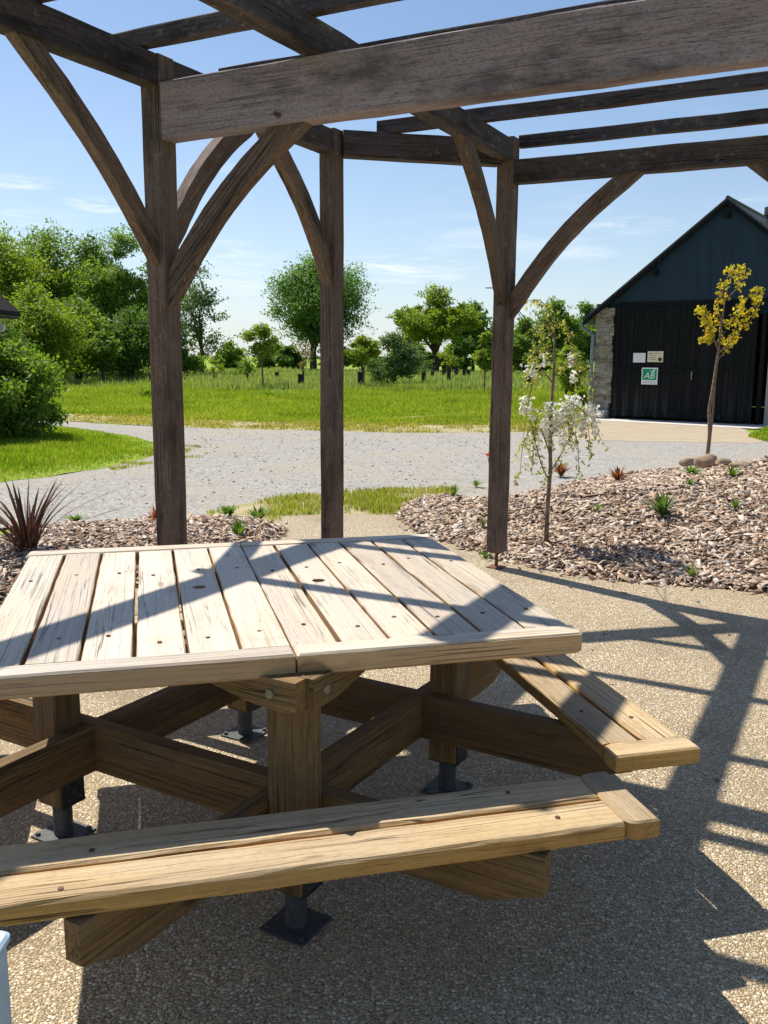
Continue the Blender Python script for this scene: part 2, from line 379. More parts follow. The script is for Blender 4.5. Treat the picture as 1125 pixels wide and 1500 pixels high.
# exposed aggregate
mt, nt = newmat('exposed_aggregate'); g = N(nt); tc = g.n('ShaderNodeTexCoord'); v = tc.outputs['Object']
wv = g.n('ShaderNodeTexNoise'); wv.inputs['Scale'].default_value = 60; g.l(v, wv.inputs['Vector'])
va = g.n('ShaderNodeVectorMath', operation='MULTIPLY_ADD'); g.l(wv.outputs['Color'], va.inputs[0]); va.inputs[1].default_value = (.006, .006, .0); g.l(v, va.inputs[2])
fl = g.mapv(va.outputs[0], (1, 1, 0))
def pebbles(scale, off):
    vo = g.n('ShaderNodeTexVoronoi', voronoi_dimensions='2D'); vo.inputs['Scale'].default_value = scale; vo.inputs['Randomness'].default_value = .9; g.l(g.mapv(fl, (1, 1.0, 0), off), vo.inputs['Vector'])
    sp_ = g.n('ShaderNodeSeparateColor'); g.l(vo.outputs['Color'], sp_.inputs[0])
    rad = g.math('ADD', .30, g.math('MULTIPLY', sp_.outputs[2], .24))
    q = g.math('DIVIDE', vo.outputs['Distance'], rad)
    msk = g.ramp(q, [(.80, (1, 1, 1)), (1.0, (0, 0, 0))]); hgt = g.math('SUBTRACT', 1.0, g.math('MULTIPLY', q, q), clamp=True)
    col = g.ramp(sp_.outputs[0], [(0, (.26, .175, .09)), (.2, (.48, .355, .20)), (.45, (.62, .48, .295)), (.66, (.36, .29, .19)), (.82, (.74, .62, .42)), (1, (.84, .76, .60))])
    return msk, hgt, col, sp_.outputs[1]
m1, h1, c1, r1 = pebbles(88, (0, 0, 0)); m2, h2, c2_, r2 = pebbles(150, (3.7, 1.9, 0)); m3, h3, c3_, r3 = pebbles(230, (7.1, 5.3, 0))
mortar = g.mix(g.noise(v, 40, 4), (.085, .058, .028), (.22, .155, .08))
c = g.mix(m3, mortar, c3_); c = g.mix(m2, c, c2_); c = g.mix(m1, c, c1)
big = g.noise(v, 1.1, 5, .6)
c = g.mix(g.ramp(big, [(.42, (0, 0, 0)), (.72, (.40, .40, .40))]), c, (.34, .25, .14))
dmp = g.noise(g.mapv(v, (1.3, 1.3, 1), (8, 3, 0)), .7, 6, .65)
c = g.mix(g.ramp(dmp, [(.54, (0, 0, 0)), (.68, (.45, .45, .45))]), c, (.16, .115, .06))
hh = g.math('MAXIMUM', g.math('MULTIPLY', g.math('POWER', h1, .5), 1.0), g.math('MAXIMUM', g.math('MULTIPLY', g.math('POWER', h2, .5), .7), g.math('MULTIPLY', g.math('POWER', h3, .5), .45)))
pr = g.out(c, g.ramp(r1, [(0, (.42, .42, .42)), (1, (.8, .8, .8))]), hh, .9, .006, .35); M_AGG = mt
M_DIRT = groundmat('dry_dirt', [(.36, (.30, .25, .15)), (.5, (.37, .30, .22)), (.64, (.42, .36, .29))], 2.4, 40, .6)
M_DRYGRASS = groundmat('thin_dry_grass', [(.36, (.17, .19, .05)), (.44, (.27, .25, .10)), (.52, (.35, .295, .17)), (.62, (.45, .385, .28))], 3.2, 60, .62)
M_LAWN = groundmat('lawn_turf', [(.32, (.12, .19, .02)), (.48, (.19, .26, .03)), (.62, (.26, .31, .05)), (.72, (.36, .33, .11))], 1.0, 16, .5)
M_CONC = groundmat('pale_concrete', [(.3, (.46, .42, .38)), (.5, (.54, .50, .46)), (.7, (.60, .56, .52))], 1.3, 30, .4, .85)

G = at_z
sheet('ground', [(-600, -60), (600, -60), (600, 900), (-600, 900)], -.02, M_MEADOW)
gravel = smooth_poly([(-40, 5), (-12, 6.2), G(-100, 790), G(60, 765), G(220, 775), G(300, 785), G(410, 780), G(500, 770), G(600, 762), (1.2, 7.6), (3.0, 7.2), (14, 6.5), (30, 14),
                      (30, 17), G(1250, 641), G(1125, 641), G(1090, 640), G(1000, 634), G(900, 628), G(850, 626), G(800, 630), G(730, 634), G(620, 634), G(480, 632), G(330, 628), G(220, 625), G(100, 617), G(-200, 606), (-40, 20)], 2, .09, 3)
sheet('gravel_road', gravel, .0, M_GRAVEL)
field_dry = smooth_poly([G(-300, 604), G(100, 615), G(220, 624), G(330, 628), G(480, 632), G(620, 634), G(850, 634), G(870, 620), G(700, 613), G(620, 612), G(480, 612), G(330, 610), G(220, 608), G(100, 606), G(-300, 598)], 2, .15, 5)
sheet('dry_verge', field_dry, -.008, M_DRYGRASS)
track = smooth_poly([G(560, 613), G(640, 607), G(720, 601), G(760, 600), G(760, 603), G(720, 605), G(640, 610), G(600, 616)], 2, .1, 8)
sheet('mown_track', track, -.012, M_DRYGRASS)
barn_dirt = smooth_poly([G(790, 642), G(825, 630), G(845, 612), G(1000, 620), G(1090, 626), G(1112, 640), G(1125, 644), G(1125, 649), G(1000, 648), G(880, 645)], 1, .08, 9)
sheet('dirt_apron', barn_dirt, .003, M_DIRT)
lawn = smooth_poly([G(-400, 745), G(-60, 716), G(0, 708), G(110, 692), G(190, 678), G(232, 664), G(240, 652), G(200, 640), G(120, 628), G(60, 622), G(-200, 616), (-25, 14)], 2, .07, 4)
sheet('lawn', lawn, .003, M_LAWN)
lawn_fringe = smooth_poly([G(150, 690), G(230, 681), G(310, 672), G(345, 661), G(300, 655), G(240, 648), G(215, 660), G(180, 680)], 2, .10, 6)
strip = smooth_poly([G(290, 764), G(305, 747), G(410, 731), G(470, 724), G(560, 719), G(650, 713), G(672, 718), G(640, 740), G(590, 762), G(500, 762), G(415, 764), G(350, 770)], 1, .03, 7)
sheet('grass_strip', strip, .003, M_DRYGRASS)
terrace = [(-9, -4), (9, -4), (9, 6.0), G(1125, 850), G(940, 840), G(800, 815), G(650, 780), G(590, 755), G(500, 754), G(415, 757), G(405, 775), G(330, 800), G(150, 830), G(0, 870), (-9, 5)]
sheet('terrace', terrace, .006, M_AGG)
slab = MB()

# ------------------------------------------------------------------ mulch beds
mt, nt = newmat('bark_chips'); g = N(nt); geo = g.n('ShaderNodeNewGeometry'); tc = g.n('ShaderNodeTexCoord')
c = g.ramp(geo.outputs['Random Per Island'], [(0, (.075, .045, .030)), (.13, (.20, .125, .080)), (.33, (.39, .27, .185)), (.56, (.53, .40, .295)), (.78, (.65, .53, .42)), (.91, (.38, .34, .31)), (1, (.80, .72, .61))])
nz = g.noise(tc.outputs['Object'], 55, 4, .6)
c = g.mix(g.ramp(nz, [(.35, (0, 0, 0)), (.7, (.45, .45, .45))]), c, (.15, .095, .065))
g.out(c, .85, nz, .4, .004, .2); M_CHIP = mt
M_SOIL = groundmat('bark_fines', [(.3, (.06, .04, .028)), (.5, (.14, .09, .06)), (.7, (.28, .19, .13))], 12, 70, .5)
def chips(px, py, pz, nrm, size, rng):
    n = len(px)
    L = size*rng.uniform(.35, 1.4, n)*rng.choice([.6, 1, 1, 1.7], n); Wd = L*rng.uniform(.18, .46, n); T = rng.uniform(.003, .010, n)
    yaw = rng.uniform(0, 2*np.pi, n); pit = rng.normal(0, .24, n); rol = rng.normal(0, .3, n)
    cy, sy, cp, sp, cr, sr = np.cos(yaw), np.sin(yaw), np.cos(pit), np.sin(pit), np.cos(rol), np.sin(rol)
    X = np.stack([cy*cp, sy*cp, -sp], 1); Y = np.stack([cy*sp*sr-sy*cr, sy*sp*sr+cy*cr, cp*sr], 1); Z = np.cross(X, Y)
    # lean with the slope
    tilt = nrm-np.array([0, 0, 1.0])
    X = X-(X@np.array([1, 0, 0]))[:, None]*0; X[:, 2] += -(X[:, 0]*-nrm[:, 0]+X[:, 1]*-nrm[:, 1])*-1
    co = np.stack([px, py, pz], 1)
    V = np.zeros((n, 8, 3)); k = 0
    tap = rng.uniform(.35, 1, n)
    for (a, b_, c_) in ((-1, -1, 0), (1, -1, 0), (1, 1, 0), (-1, 1, 0), (-1, -1, 1), (1, -1, 1), (1, 1, 1), (-1, 1, 1)):
        w = Wd*.5*b_*(tap if a > 0 else 1)*(1 if c_ == 0 else .86)
        V[:, k] = co+X*(a*L*.5)[:, None]+Y*w[:, None]+Z*(c_*T)[:, None]+rng.normal(0, .0025, (n, 3)); k += 1
    f = np.array([(4, 5, 6, 7), (0, 1, 5, 4), (1, 2, 6, 5), (2, 3, 7, 6), (3, 0, 4, 7)])
    F = (np.arange(n)[:, None, None]*8+f[None]).reshape(-1, 4)
    return V.reshape(-1, 3), F
def fbm(x, y, s, seed):
    rg = np.random.default_rng(seed); o = np.zeros_like(x)
    for k in range(5):
        a = rg.uniform(0, 6.28); f = s*1.7**k
        o += np.sin((x*np.cos(a)+y*np.sin(a))*f+rg.uniform(0, 6.28))*np.sin((-x*np.sin(a)+y*np.cos(a))*f*1.1+rg.uniform(0, 6.28))/1.6**k
    return o
def bed_h(x, y, poly, hmax, rise):
    d = distpoly(x, y, poly)*np.where(inpoly(x, y, poly), 1, 0)
    t = np.clip(d/rise, 0, 1); h = hmax*(t*t*(3-2*t))
    return h*(1+.12*fbm(x, y, 1.1, 3))+np.clip(d*.5, 0, .03)
def mulch_bed(poly, hmax, rise, dens, size, seed, z0=.008):
    poly = [(p[0], p[1]) for p in poly]
    xs = [p[0] for p in poly]; ys = [p[1] for p in poly]; rg = np.random.default_rng(seed)
    st = .12; gx, gy = np.meshgrid(np.arange(min(xs)-st, max(xs)+st, st), np.arange(min(ys)-st, max(ys)+st, st)); nx = gx.shape[1]; ny = gx.shape[0]
    fx, fy = gx.ravel(), gy.ravel(); z = bed_h(fx, fy, poly, hmax, rise)
    ins = inpoly(fx, fy, poly); z = np.where(ins, z+z0, z0-.05)
    idx = np.arange(nx*ny).reshape(ny, nx); F = np.stack([idx[:-1, :-1], idx[:-1, 1:], idx[1:, 1:], idx[1:, :-1]], -1).reshape(-1, 4)
    F = F[ins[F].any(1)]
    base = mesh('mulch_bed', np.stack([fx, fy, z], 1), F, M_SOIL, smooth=True); tag(base, kind='structure')
    A = (max(xs)-min(xs))*(max(ys)-min(ys)); n = int(A*dens)
    x = rg.uniform(min(xs)-.05, max(xs)+.05, n); y = rg.uniform(min(ys)-.05, max(ys)+.05, n)
    dd = distpoly(x, y, poly); i = inpoly(x, y, poly) | ((dd < .05) & (rg.random(n) < .35)); i |= (dd < .16) & (rg.random(n) < .03); i |= (dd < .55) & (rg.random(n) < .0025)
    # fewer where it lies far from the viewer
    i &= rg.random(n) < np.clip((9.5/np.hypot(x, y))**2, 0, 1)
    x, y = x[i], y[i]; zz = bed_h(x, y, poly, hmax, rise); e = .05
    nx_ = -(bed_h(x+e, y, poly, hmax, rise)-zz)/e; ny_ = -(bed_h(x, y+e, poly, hmax, rise)-zz)/e
    nr = np.stack([nx_, ny_, np.ones_like(nx_)], 1)
    V, F = chips(x, y, zz+z0+rg.uniform(-.004, .016, len(x)), nr, size*(1+.35*np.clip((np.hypot(x, y)-7)/4, 0, 1)), rg)
    o = mesh('bark_mulch', V, F, M_CHIP)
    return o, poly
BED = smooth_poly([G(578, 748), G(600, 772), G(660, 797), G(760, 828), G(850, 844), G(940, 855), G(1040, 862), G(1160, 875), (7.5, 4.9), (11.5, 9), (9, 12.6), (6.3, 13.2), (4.6, 12.6), (3.2, 11.9), (2.0, 10.6), (1.2, 9.4), G(630, 728)], 2)
HM, HR = .36, 2.3
o, BEDP = mulch_bed(BED, HM, HR, 2200, .050, 21)
tag(o, 'brown and pale wood chip mulch covering the raised bed right of the posts', 'mulch', kind='stuff')
BEDL = smooth_poly([G(-250, 900), G(-60, 810), G(60, 775), G(150, 770), G(300, 760), G(395, 766), G(418, 785), G(350, 830), G(150, 870), (-4.2, 4.3)], 2)
o, BEDLP = mulch_bed(BEDL, .06, .6, 2100, .050, 22)
tag(o, 'brown wood chip mulch in the low bed behind the table at left', 'mulch', kind='stuff')
def zbed(x, y):
    return float(bed_h(np.array([x]), np.array([y]), BEDP, HM, HR)[0])+.008
def on_bed(u, v):
    """the point of the raised bed seen at that pixel"""
    d = ray(u, v); t = 4.0
    while t < 16:
        p = Vector((d.x*t, d.y*t, H+d.z*t))
        if p.z <= zbed(p.x, p.y): return p
        t += .01
    return at_z(u, v, .2)

# ------------------------------------------------------------------ grass (stuff)
def blades(x, y, z, hgt, wid, rng, lean=.35):
    n = len(x); yaw = rng.uniform(0, 2*np.pi, n); ld = rng.uniform(0, 2*np.pi, n); ln = np.abs(rng.normal(0, lean, n))
    sx_, sy_ = np.cos(yaw)*wid*.5, np.sin(yaw)*wid*.5
    V = np.zeros((n, 5, 3)); lx, ly = np.cos(ld)*ln*hgt, np.sin(ld)*ln*hgt
    for k, (s, t) in enumerate(((-1, 0), (1, 0), (.8, .55), (-.8, .55), (0, 1))):
        V[:, k, 0] = x+s*sx_+lx*t*t; V[:, k, 1] = y+s*sy_+ly*t*t; V[:, k, 2] = z+hgt*t*(1-.25*ln*t)
    a = np.arange(n)[:, None]*5
    # a quad and a quad whose last corner folds to the tip
    F = np.concatenate([a+np.array([[0, 1, 2, 3]])], 0); Fq = a+np.array([[3, 2, 4]])
    return V.reshape(-1, 3), F, Fq
def grass(name, x, y, z, h, w, mat, rng, label, lean=.35):
    V, F4, F3 = blades(x, y, z, h, w, rng, lean)
    me = bpy.data.meshes.new(name); me.vertices.add(len(V)); me.vertices.foreach_set('co', V.astype(np.float32).ravel())
    lp = np.concatenate([F4.ravel(), F3.ravel()]).astype(np.int32); me.loops.add(len(lp)); me.loops.foreach_set('vertex_index', lp)
    st = np.concatenate([np.arange(len(F4))*4, len(F4)*4+np.arange(len(F3))*3]).astype(np.int32); me.polygons.add(len(st)); me.polygons.foreach_set('loop_start', st)
    me.update(calc_edges=True); me.materials.append(mat)
    o = link(bpy.data.objects.new(name, me)); return tag(o, label, 'grass', kind='stuff')
def grassmat(name, a, b, dry, drya, scale=.5):
    mt, nt = newmat(name); g = N(nt); geo = g.n('ShaderNodeNewGeometry'); tc = g.n('ShaderNodeTexCoord')
    nz = g.noise(tc.outputs['Object'], scale, 4)
    c = g.mix(g.math('ADD', g.math('MULTIPLY', geo.outputs['Random Per Island'], .5), g.math('MULTIPLY', g.ramp(nz, [(.35, (0, 0, 0)), (.65, (1, 1, 1))]), .5)), a, b)
    c = g.mix(g.ramp(geo.outputs['Random Per Island'], [(1-drya, (0, 0, 0)), (1-drya+.01, (1, 1, 1))]), c, dry)
    pt = g.noise(g.mapv(tc.outputs['Object'], (.35, .9, 1), (3, 5, 0)), scale*1.6, 5, .6)
    c = g.mix(g.ramp(pt, [(.50, (0, 0, 0)), (.66, (.55, .55, .55))]), c, tuple(.55*d_+.45*a_ for d_, a_ in zip(dry, a)))
    pk = g.noise(g.mapv(tc.outputs['Object'], (.5, 1.2, 1), (9, 1, 0)), scale*2.2, 4, .6)
    c = g.mix(g.ramp(pk, [(.52, (0, 0, 0)), (.66, (.6, .6, .6))]), c, tuple(.62*a_ for a_ in a))
    d = g.n('ShaderNodeBsdfDiffuse'); g.l(c, d.inputs[0]); t = g.n('ShaderNodeBsdfTranslucent'); g.l(g.mix(1.0, c, (1.25, 1.2, .5), 'MULTIPLY'), t.inputs[0])
    ms = g.n('ShaderNodeMixShader'); ms.inputs[0].default_value = .45; g.l(d.outputs[0], ms.inputs[1]); g.l(t.outputs[0], ms.inputs[2])
    o = g.n('ShaderNodeOutputMaterial'); g.l(ms.outputs[0], o.inputs[0]); return mt
G_FIELD = grassmat('field_grass', (.21, .33, .030), (.37, .46, .060), (.55, .50, .18), .05, .35)
G_TALL = grassmat('tall_seeding_grass', (.20, .29, .085), (.30, .38, .13), (.38, .40, .24), .2, .12)
G_LAWN = grassmat('lawn_grass', (.17, .31, .020), (.33, .44, .040), (.55, .48, .18), .07, .8)
G_DRY = grassmat('verge_grass', (.26, .31, .04), (.40, .40, .10), (.55, .46, .24), .35, .8)
G_STRIP = grassmat('strip_grass', (.20, .30, .03), (.36, .40, .06), (.52, .44, .22), .3, 1.2)
def scatter(poly, n, rng, frustum=True):
    xs = [p[0] for p in poly]; ys = [p[1] for p in poly]
    x = rng.uniform(min(xs), max(xs), n); y = rng.uniform(min(ys), max(ys), n); i = inpoly(x, y, [(p[0], p[1]) for p in poly])
    if frustum: i &= (np.abs(x) < y*.52+1)
    return x[i], y[i]
rg = np.random.default_rng(5)
BARN_KEEP = [(5.0, 23.6), (9.5, 19.5), (20, 26), (12, 36)]
def not_barn(x, y): return ~inpoly(x, y, BARN_KEEP)
fp = [G(-40, 596), G(100, 606), G(220, 613), G(330, 616), G(480, 621), G(620, 622), G(850, 624), (6, 26), (16, 44), (-24, 44)]
x, y = scatter(fp, 700000, rg); k = (rg.random(len(x)) < np.clip((22/y)**1.2, 0, 1)) & not_barn(x, y); k &= ~(inpoly(x, y, [(p[0], p[1]) for p in track]) & (rg.random(len(x)) < .85)); x, y = x[k], y[k]
dv = distpoly(x, y, [(p[0], p[1]) for p in gravel]); hh = np.clip(.03+.03*(dv-1.0), .03, .22)*rg.uniform(.6, 1.3, len(x))*(1+.35*fbm(x, y, .5, 8)); hh = np.clip(hh, .04, .5)
grass('meadow_grass', x, y, np.full_like(x, -.02), hh, .010+.0006*y, G_FIELD, rg, 'bright green grass of the field beyond the gravel road')
tp = [(-26, 38), (16, 36), (36, 84), (-44, 84)]
x, y = scatter(tp, 190000, rg); k = not_barn(x, y); x, y = x[k], y[k]
grass('tall_grass', x, y, np.full_like(x, -.02), np.clip(rg.normal(.28, .10, len(x))*(1+.3*fbm(x, y, .3, 4)), .12, .7), .03+.0007*y, G_TALL, rg, 'tall grey-green seeding grass around the young trees', .25)
x, y = scatter(lawn, 240000, rg)
dl = distpoly(x, y, [(p[0], p[1]) for p in lawn])
hl = np.clip(.02+.06*dl, .02, .09)*rg.uniform(.6, 1.4, len(x)); k = rg.random(len(x)) < np.clip(.35+dl, 0, 1); x, y, hl = x[k], y[k], hl[k]
grass('lawn_grass', x, y, np.full_like(x, .006), hl, .007+.0004*y, G_LAWN, rg, 'green lawn grass around the round bush at left')
sp = [(p[0], p[1]) for p in strip]; x, y = scatter(strip, 27000, rg); k = ~inpoly(x, y, BEDP) & ~inpoly(x, y, [(p[0], p[1]) for p in terrace]) & (fbm(x, y, 1.6, 12)+.6*fbm(x, y, 5, 13) > rg.uniform(-.35, .9, len(x))); x, y = x[k], y[k]
grass('strip_grass', x, y, np.full_like(x, .009), rg.uniform(.015, .06, len(x))*(1+.5*fbm(x, y, 1.6, 12)).clip(.4, 1.8), .009, G_STRIP, rg, 'thin yellowish grass strip between terrace and gravel')
x, y = scatter(field_dry, 70000, rg); k = fbm(x, y, .9, 31)+.6*fbm(x, y, 4, 32) > rg.uniform(-1.1, .4, len(x)); x, y = x[k], y[k]
grass('verge_grass', x, y, np.full_like(x, -.01), rg.uniform(.02, .075, len(x)), .022, G_DRY, rg, 'short dry grass along the far edge of the gravel')
x, y = scatter(lawn_fringe, 16000, rg); k = fbm(x, y, 1.3, 15)+.6*fbm(x, y, 5, 16) > rg.uniform(-.2, 1.2, len(x)); x, y = x[k], y[k]
grass('worn_verge_grass', x, y, np.full_like(x, .003), rg.uniform(.015, .045, len(x)), .012, G_STRIP, rg, 'sparse worn grass where the lawn fades into gravel')
rp = [G(1095, 640), G(1125, 648), G(1180, 648), G(1250, 628), G(1125, 627)]
x, y = scatter(rp, 16000, rg, False)
grass('barn_side_grass', x, y, np.full_like(x, -.0), rg.uniform(.03, .10, len(x)), .025, G_LAWN, rg, 'patch of short grass right of the barn slab')
# loose stones and weeds on the gravel
gp = [G(0, 750), G(220, 745), G(480, 722), G(700, 705), G(740, 640), G(300, 632), G(225, 680), G(0, 715)]
x, y = scatter(gp, 1600, rg); n = len(x)
V = np.zeros((n, 6, 3)); s = rg.uniform(.004, .012, n)*rg.choice([1, 1, 1, 2], n)
for kk, dxyz in enumerate(((1, 0, 0), (-1, 0, 0), (0, 1, 0), (0, -1, 0), (0, 0, .8), (0, 0, -.6))):
    V[:, kk] = np.stack([x, y, np.full(n, .003)], 1)+np.array(dxyz)*s[:, None]*rg.uniform(.6, 1.3, (n, 1))
F = (np.arange(n)[:, None, None]*6+np.array([(0, 2, 4), (2, 1, 4), (1, 3, 4), (3, 0, 4), (2, 0, 5), (1, 2, 5), (3, 1, 5), (0, 3, 5)])[None]).reshape(-1, 3)
M_STONE = groundmat('loose_stone', [(.3, (.26, .245, .22)), (.5, (.36, .345, .315)), (.7, (.48, .46, .42))], 6, 40, .5)
tag(mesh('loose_gravel', V.reshape(-1, 3), F, M_STONE), 'loose stones scattered over the grey gravel road', 'gravel', kind='stuff')

x = rg.uniform(-2.5, 4.5, 420); y = rg.uniform(1.2, 7.4, 420); k = inpoly(x, y, [(p[0], p[1]) for p in terrace]) & ~inpoly(x, y, BEDP) & ~inpoly(x, y, BEDLP)
k &= rg.random(420) < np.clip(.25+.5*(fbm(x, y, .9, 41)), .05, 1); x, y = x[k], y[k]; n = len(x)
a_ = rg.uniform(0, 6.28, n); l_ = rg.uniform(.006, .020, n); w_ = l_*rg.uniform(.25, .6, n); ca, sa = np.cos(a_), np.sin(a_)
V = np.zeros((n, 4, 3))
for kk, (p_, q_, z_) in enumerate(((-1, 0, .0005), (0, 1, .003), (1, 0, .0008), (0, -1, .002))):
    V[:, kk] = np.stack([x+ca*p_*l_-sa*q_*w_, y+sa*p_*l_+ca*q_*w_, .0065+z_*rg.uniform(.5, 2, n)], 1)
tag(mesh('leaf_litter', V.reshape(-1, 3), np.arange(n*4).reshape(n, 4), M_CHIP), 'small dry leaves and bark crumbs blown over the pebble terrace', 'litter', kind='stuff')

# ------------------------------------------------------------------ picnic table
ux = Vector((math.cos(YT), -math.sin(YT), 0)); TC = Vector((-.392, 2.844, .006))
table = thing('picnic_table', 'weathered square wooden picnic table with attached benches on the terrace', 'picnic table', TC, -YT)
ZT, TH = .774, .045
top = bpy.data.objects.new('tabletop', None); link(top, table)
def ring_plank(L, Wd, T, hx, r):
    """a plank along X (0..L) with a round hole through it at x = hx"""
    mb = MB(); h = T/2; w = Wd/2; n = 24
    for (a, b) in ((0, hx-w), (hx+w, L)): mb.box(a, b, -w, w, -h, h)
    ci = []; sq = []
    for k in range(n):
        t = 2*math.pi*k/n; c_, s_ = math.cos(t), math.sin(t); q = max(abs(c_), abs(s_)); ci.append((hx+r*c_, r*s_)); sq.append((hx+w*c_/q, w*s_/q))
    V = [(x_, y_, z_) for z_ in (h, -h) for (x_, y_) in ci+sq]; F = []
    for k in range(n):
        j = (k+1) % n
        F.append((k, n+k, n+j, j)); F.append((2*n+j, 3*n+j, 3*n+k, 2*n+k)); F.append((j, 2*n+j, 2*n+k, k)); F.append((n+k, 3*n+k, 3*n+j, n+j))
    mb.add(V, F); return mb
X90 = Matrix.Rotation(math.pi/2, 4, 'Z')
pitch = .1315; pw = .1225
scr_me = MB().tube([(0, 0, -.001), (0, 0, .0012)], .0065, 10); scr = None
def screw(x_, y_, z_, parent):
    global scr
    if scr is None:
        scr = scr_me.build('screw', M_SCREW, parent, loc=(x_, y_, z_)); return scr
    c = scr.copy(); COL.objects.link(c); c.parent = parent; c.location = (x_, y_, z_); return c
for half in (-1, 1):
    for i in range(6):
        xx = half*(.0025+pw/2+i*pitch) + random.uniform(-.0015, .0015)
        L_ = 1.265
        hole = (half == -1 and i == 1) or (half == 1 and i == 1)
        if hole:
            pl = ring_plank(L_, pw, TH, .665, .022).build('plank', M_TOP, top, mw=Matrix.Translation((xx, -.612, ZT-TH/2)) @ X90)
            tag(pl, 'tabletop plank with a round parasol hole')
        else:
            V, F = timber(L_, pw-random.uniform(0, .003), TH, .0035, .1, .0013)
            mesh('plank', V, F, M_TOP, top, mw=Matrix.Translation((xx, -.612, ZT-TH/2+random.uniform(-.0015, .0015))) @ X90)
        for yy in (-.46, .27):
            screw(xx+random.uniform(-.012, .012), yy+random.uniform(-.05, .05), ZT+.001, top)
def rounded(x0, x1, y0, y1, z0, z1, r, corners, bev=.004):
    """flat board with some vertical corners rounded; corners is a set of (sx, sy)"""
    pts = []
    for (sx_, sy_, a0) in ((1, 1, 0), (-1, 1, 90), (-1, -1, 180), (1, -1, 270)):
        X_ = x1 if sx_ > 0 else x0; Y_ = y1 if sy_ > 0 else y0
        rr = r if (sx_, sy_) in corners else .003
        for k in range(6):
            t = R(a0+90*k/5); pts.append((X_-sx_*rr+rr*math.cos(t), Y_-sy_*rr+rr*math.sin(t)))
    n = len(pts); cx, cy = (x0+x1)/2, (y0+y1)/2
    def ins(d): return [(p[0]-math.copysign(min(d, abs(p[0]-cx)), p[0]-cx), p[1]-math.copysign(min(d, abs(p[1]-cy)), p[1]-cy)) for p in pts]
    rings = [(ins(bev), z0), (pts, z0+bev), (pts, z1-bev), (ins(bev), z1)]
    V = [(a, b, z_) for q, z_ in rings for (a, b) in q]; F = [tuple(range(n-1, -1, -1)), tuple(3*n+k for k in range(n))]
    for s_ in range(3):
        for k in range(n): F.append((s_*n+k, s_*n+(k+1) % n, (s_+1)*n+(k+1) % n, (s_+1)*n+k))
    return V, F
for (y0, y1, sy_) in ((-.692, -.6145, -1), (.6555, .735, 1)):
    for (x0, x1, sx_) in ((-.79, -.002, -1), (.002, .79, 1)):
        V, F = rounded(x0, x1, y0, y1, ZT-.056, ZT+.003, .016, {(sx_, sy_)}, .006)
        ct = Vector(((x0+x1)/2, (y0+y1)/2, 0)); V = [(a-ct.x, b-ct.y, c_) for a, b, c_ in V]
        mesh('edge_trim', V, F, M_TOP, top, loc=ct)
# legs, lower beams, corbels
LEG, LW = .645, .104
legs = []
q45 = Matrix.Rotation(R(45), 4, 'Z')
for k, (lx, ly) in enumerate(((0, -LEG), (LEG, 0), (0, LEG), (-LEG, 0))):
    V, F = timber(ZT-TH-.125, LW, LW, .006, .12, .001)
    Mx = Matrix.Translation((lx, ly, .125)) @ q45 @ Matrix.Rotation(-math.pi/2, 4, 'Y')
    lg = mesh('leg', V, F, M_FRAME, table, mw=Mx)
    inv = Mx.inverted()
    def under(nm, mb, mat):
        o_ = mesh(nm, [inv @ Vector(v_) for v_ in mb.v], mb.f, mat, lg); return o_
    ft = MB(); ft.tube([(lx, ly, .006), (lx, ly, .124)], .03, 16); ft.box(-.07, .07, -.07, .07, 0, .007, Matrix.Translation((lx, ly, 0)) @ q45)
    for (a, b) in ((-1, -1), (1, -1), (1, 1), (-1, 1)):
        p = q45 @ Vector((a*.055, b*.055, 0)); ft.tube([(lx+p.x, ly+p.y, .004), (lx+p.x, ly+p.y, .016)], .008, 6)
    under('foot', ft, M_STEEL)
    # perforated steel shoe on the faces turned to +/- the beam direction
    sh = MB(); A = Matrix.Translation((lx, ly, 0)) @ q45
    sh.box(-.042, .042, -LW/2-.005, -LW/2-.001, .118, .205, A)
    sh.box(-.045, .045, -LW/2-.005, LW/2, .1165, .1245, A)
    under('shoe', sh, M_BLACKSTEEL)
    for (a, zz_) in ((-.022, .14), (.022, .14), (0, .162), (-.022, .187), (.022, .187)):
        hl = MB().tube([A @ Vector((a, -LW/2-.004, zz_)), A @ Vector((a, -LW/2-.0078, zz_))], .0065, 8); under('bolt', hl, M_STEEL)
    legs.append((lg, inv, under))
BX, BT = .5345, .045
def beam_profile(): return [(-1.125, .072), (-1.125, -.026), (-.98, -.082), (.98, -.082), (1.125, -.026), (1.125, .072)]
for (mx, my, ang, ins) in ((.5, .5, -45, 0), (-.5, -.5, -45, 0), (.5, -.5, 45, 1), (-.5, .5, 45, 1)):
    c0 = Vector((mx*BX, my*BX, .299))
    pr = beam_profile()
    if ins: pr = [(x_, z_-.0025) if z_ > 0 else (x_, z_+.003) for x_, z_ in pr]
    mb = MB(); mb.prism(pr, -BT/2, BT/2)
    mb.build('support_beam', M_FRAME, table, mw=Matrix.Translation(c0) @ Matrix.Rotation(R(ang), 4, 'Z'))
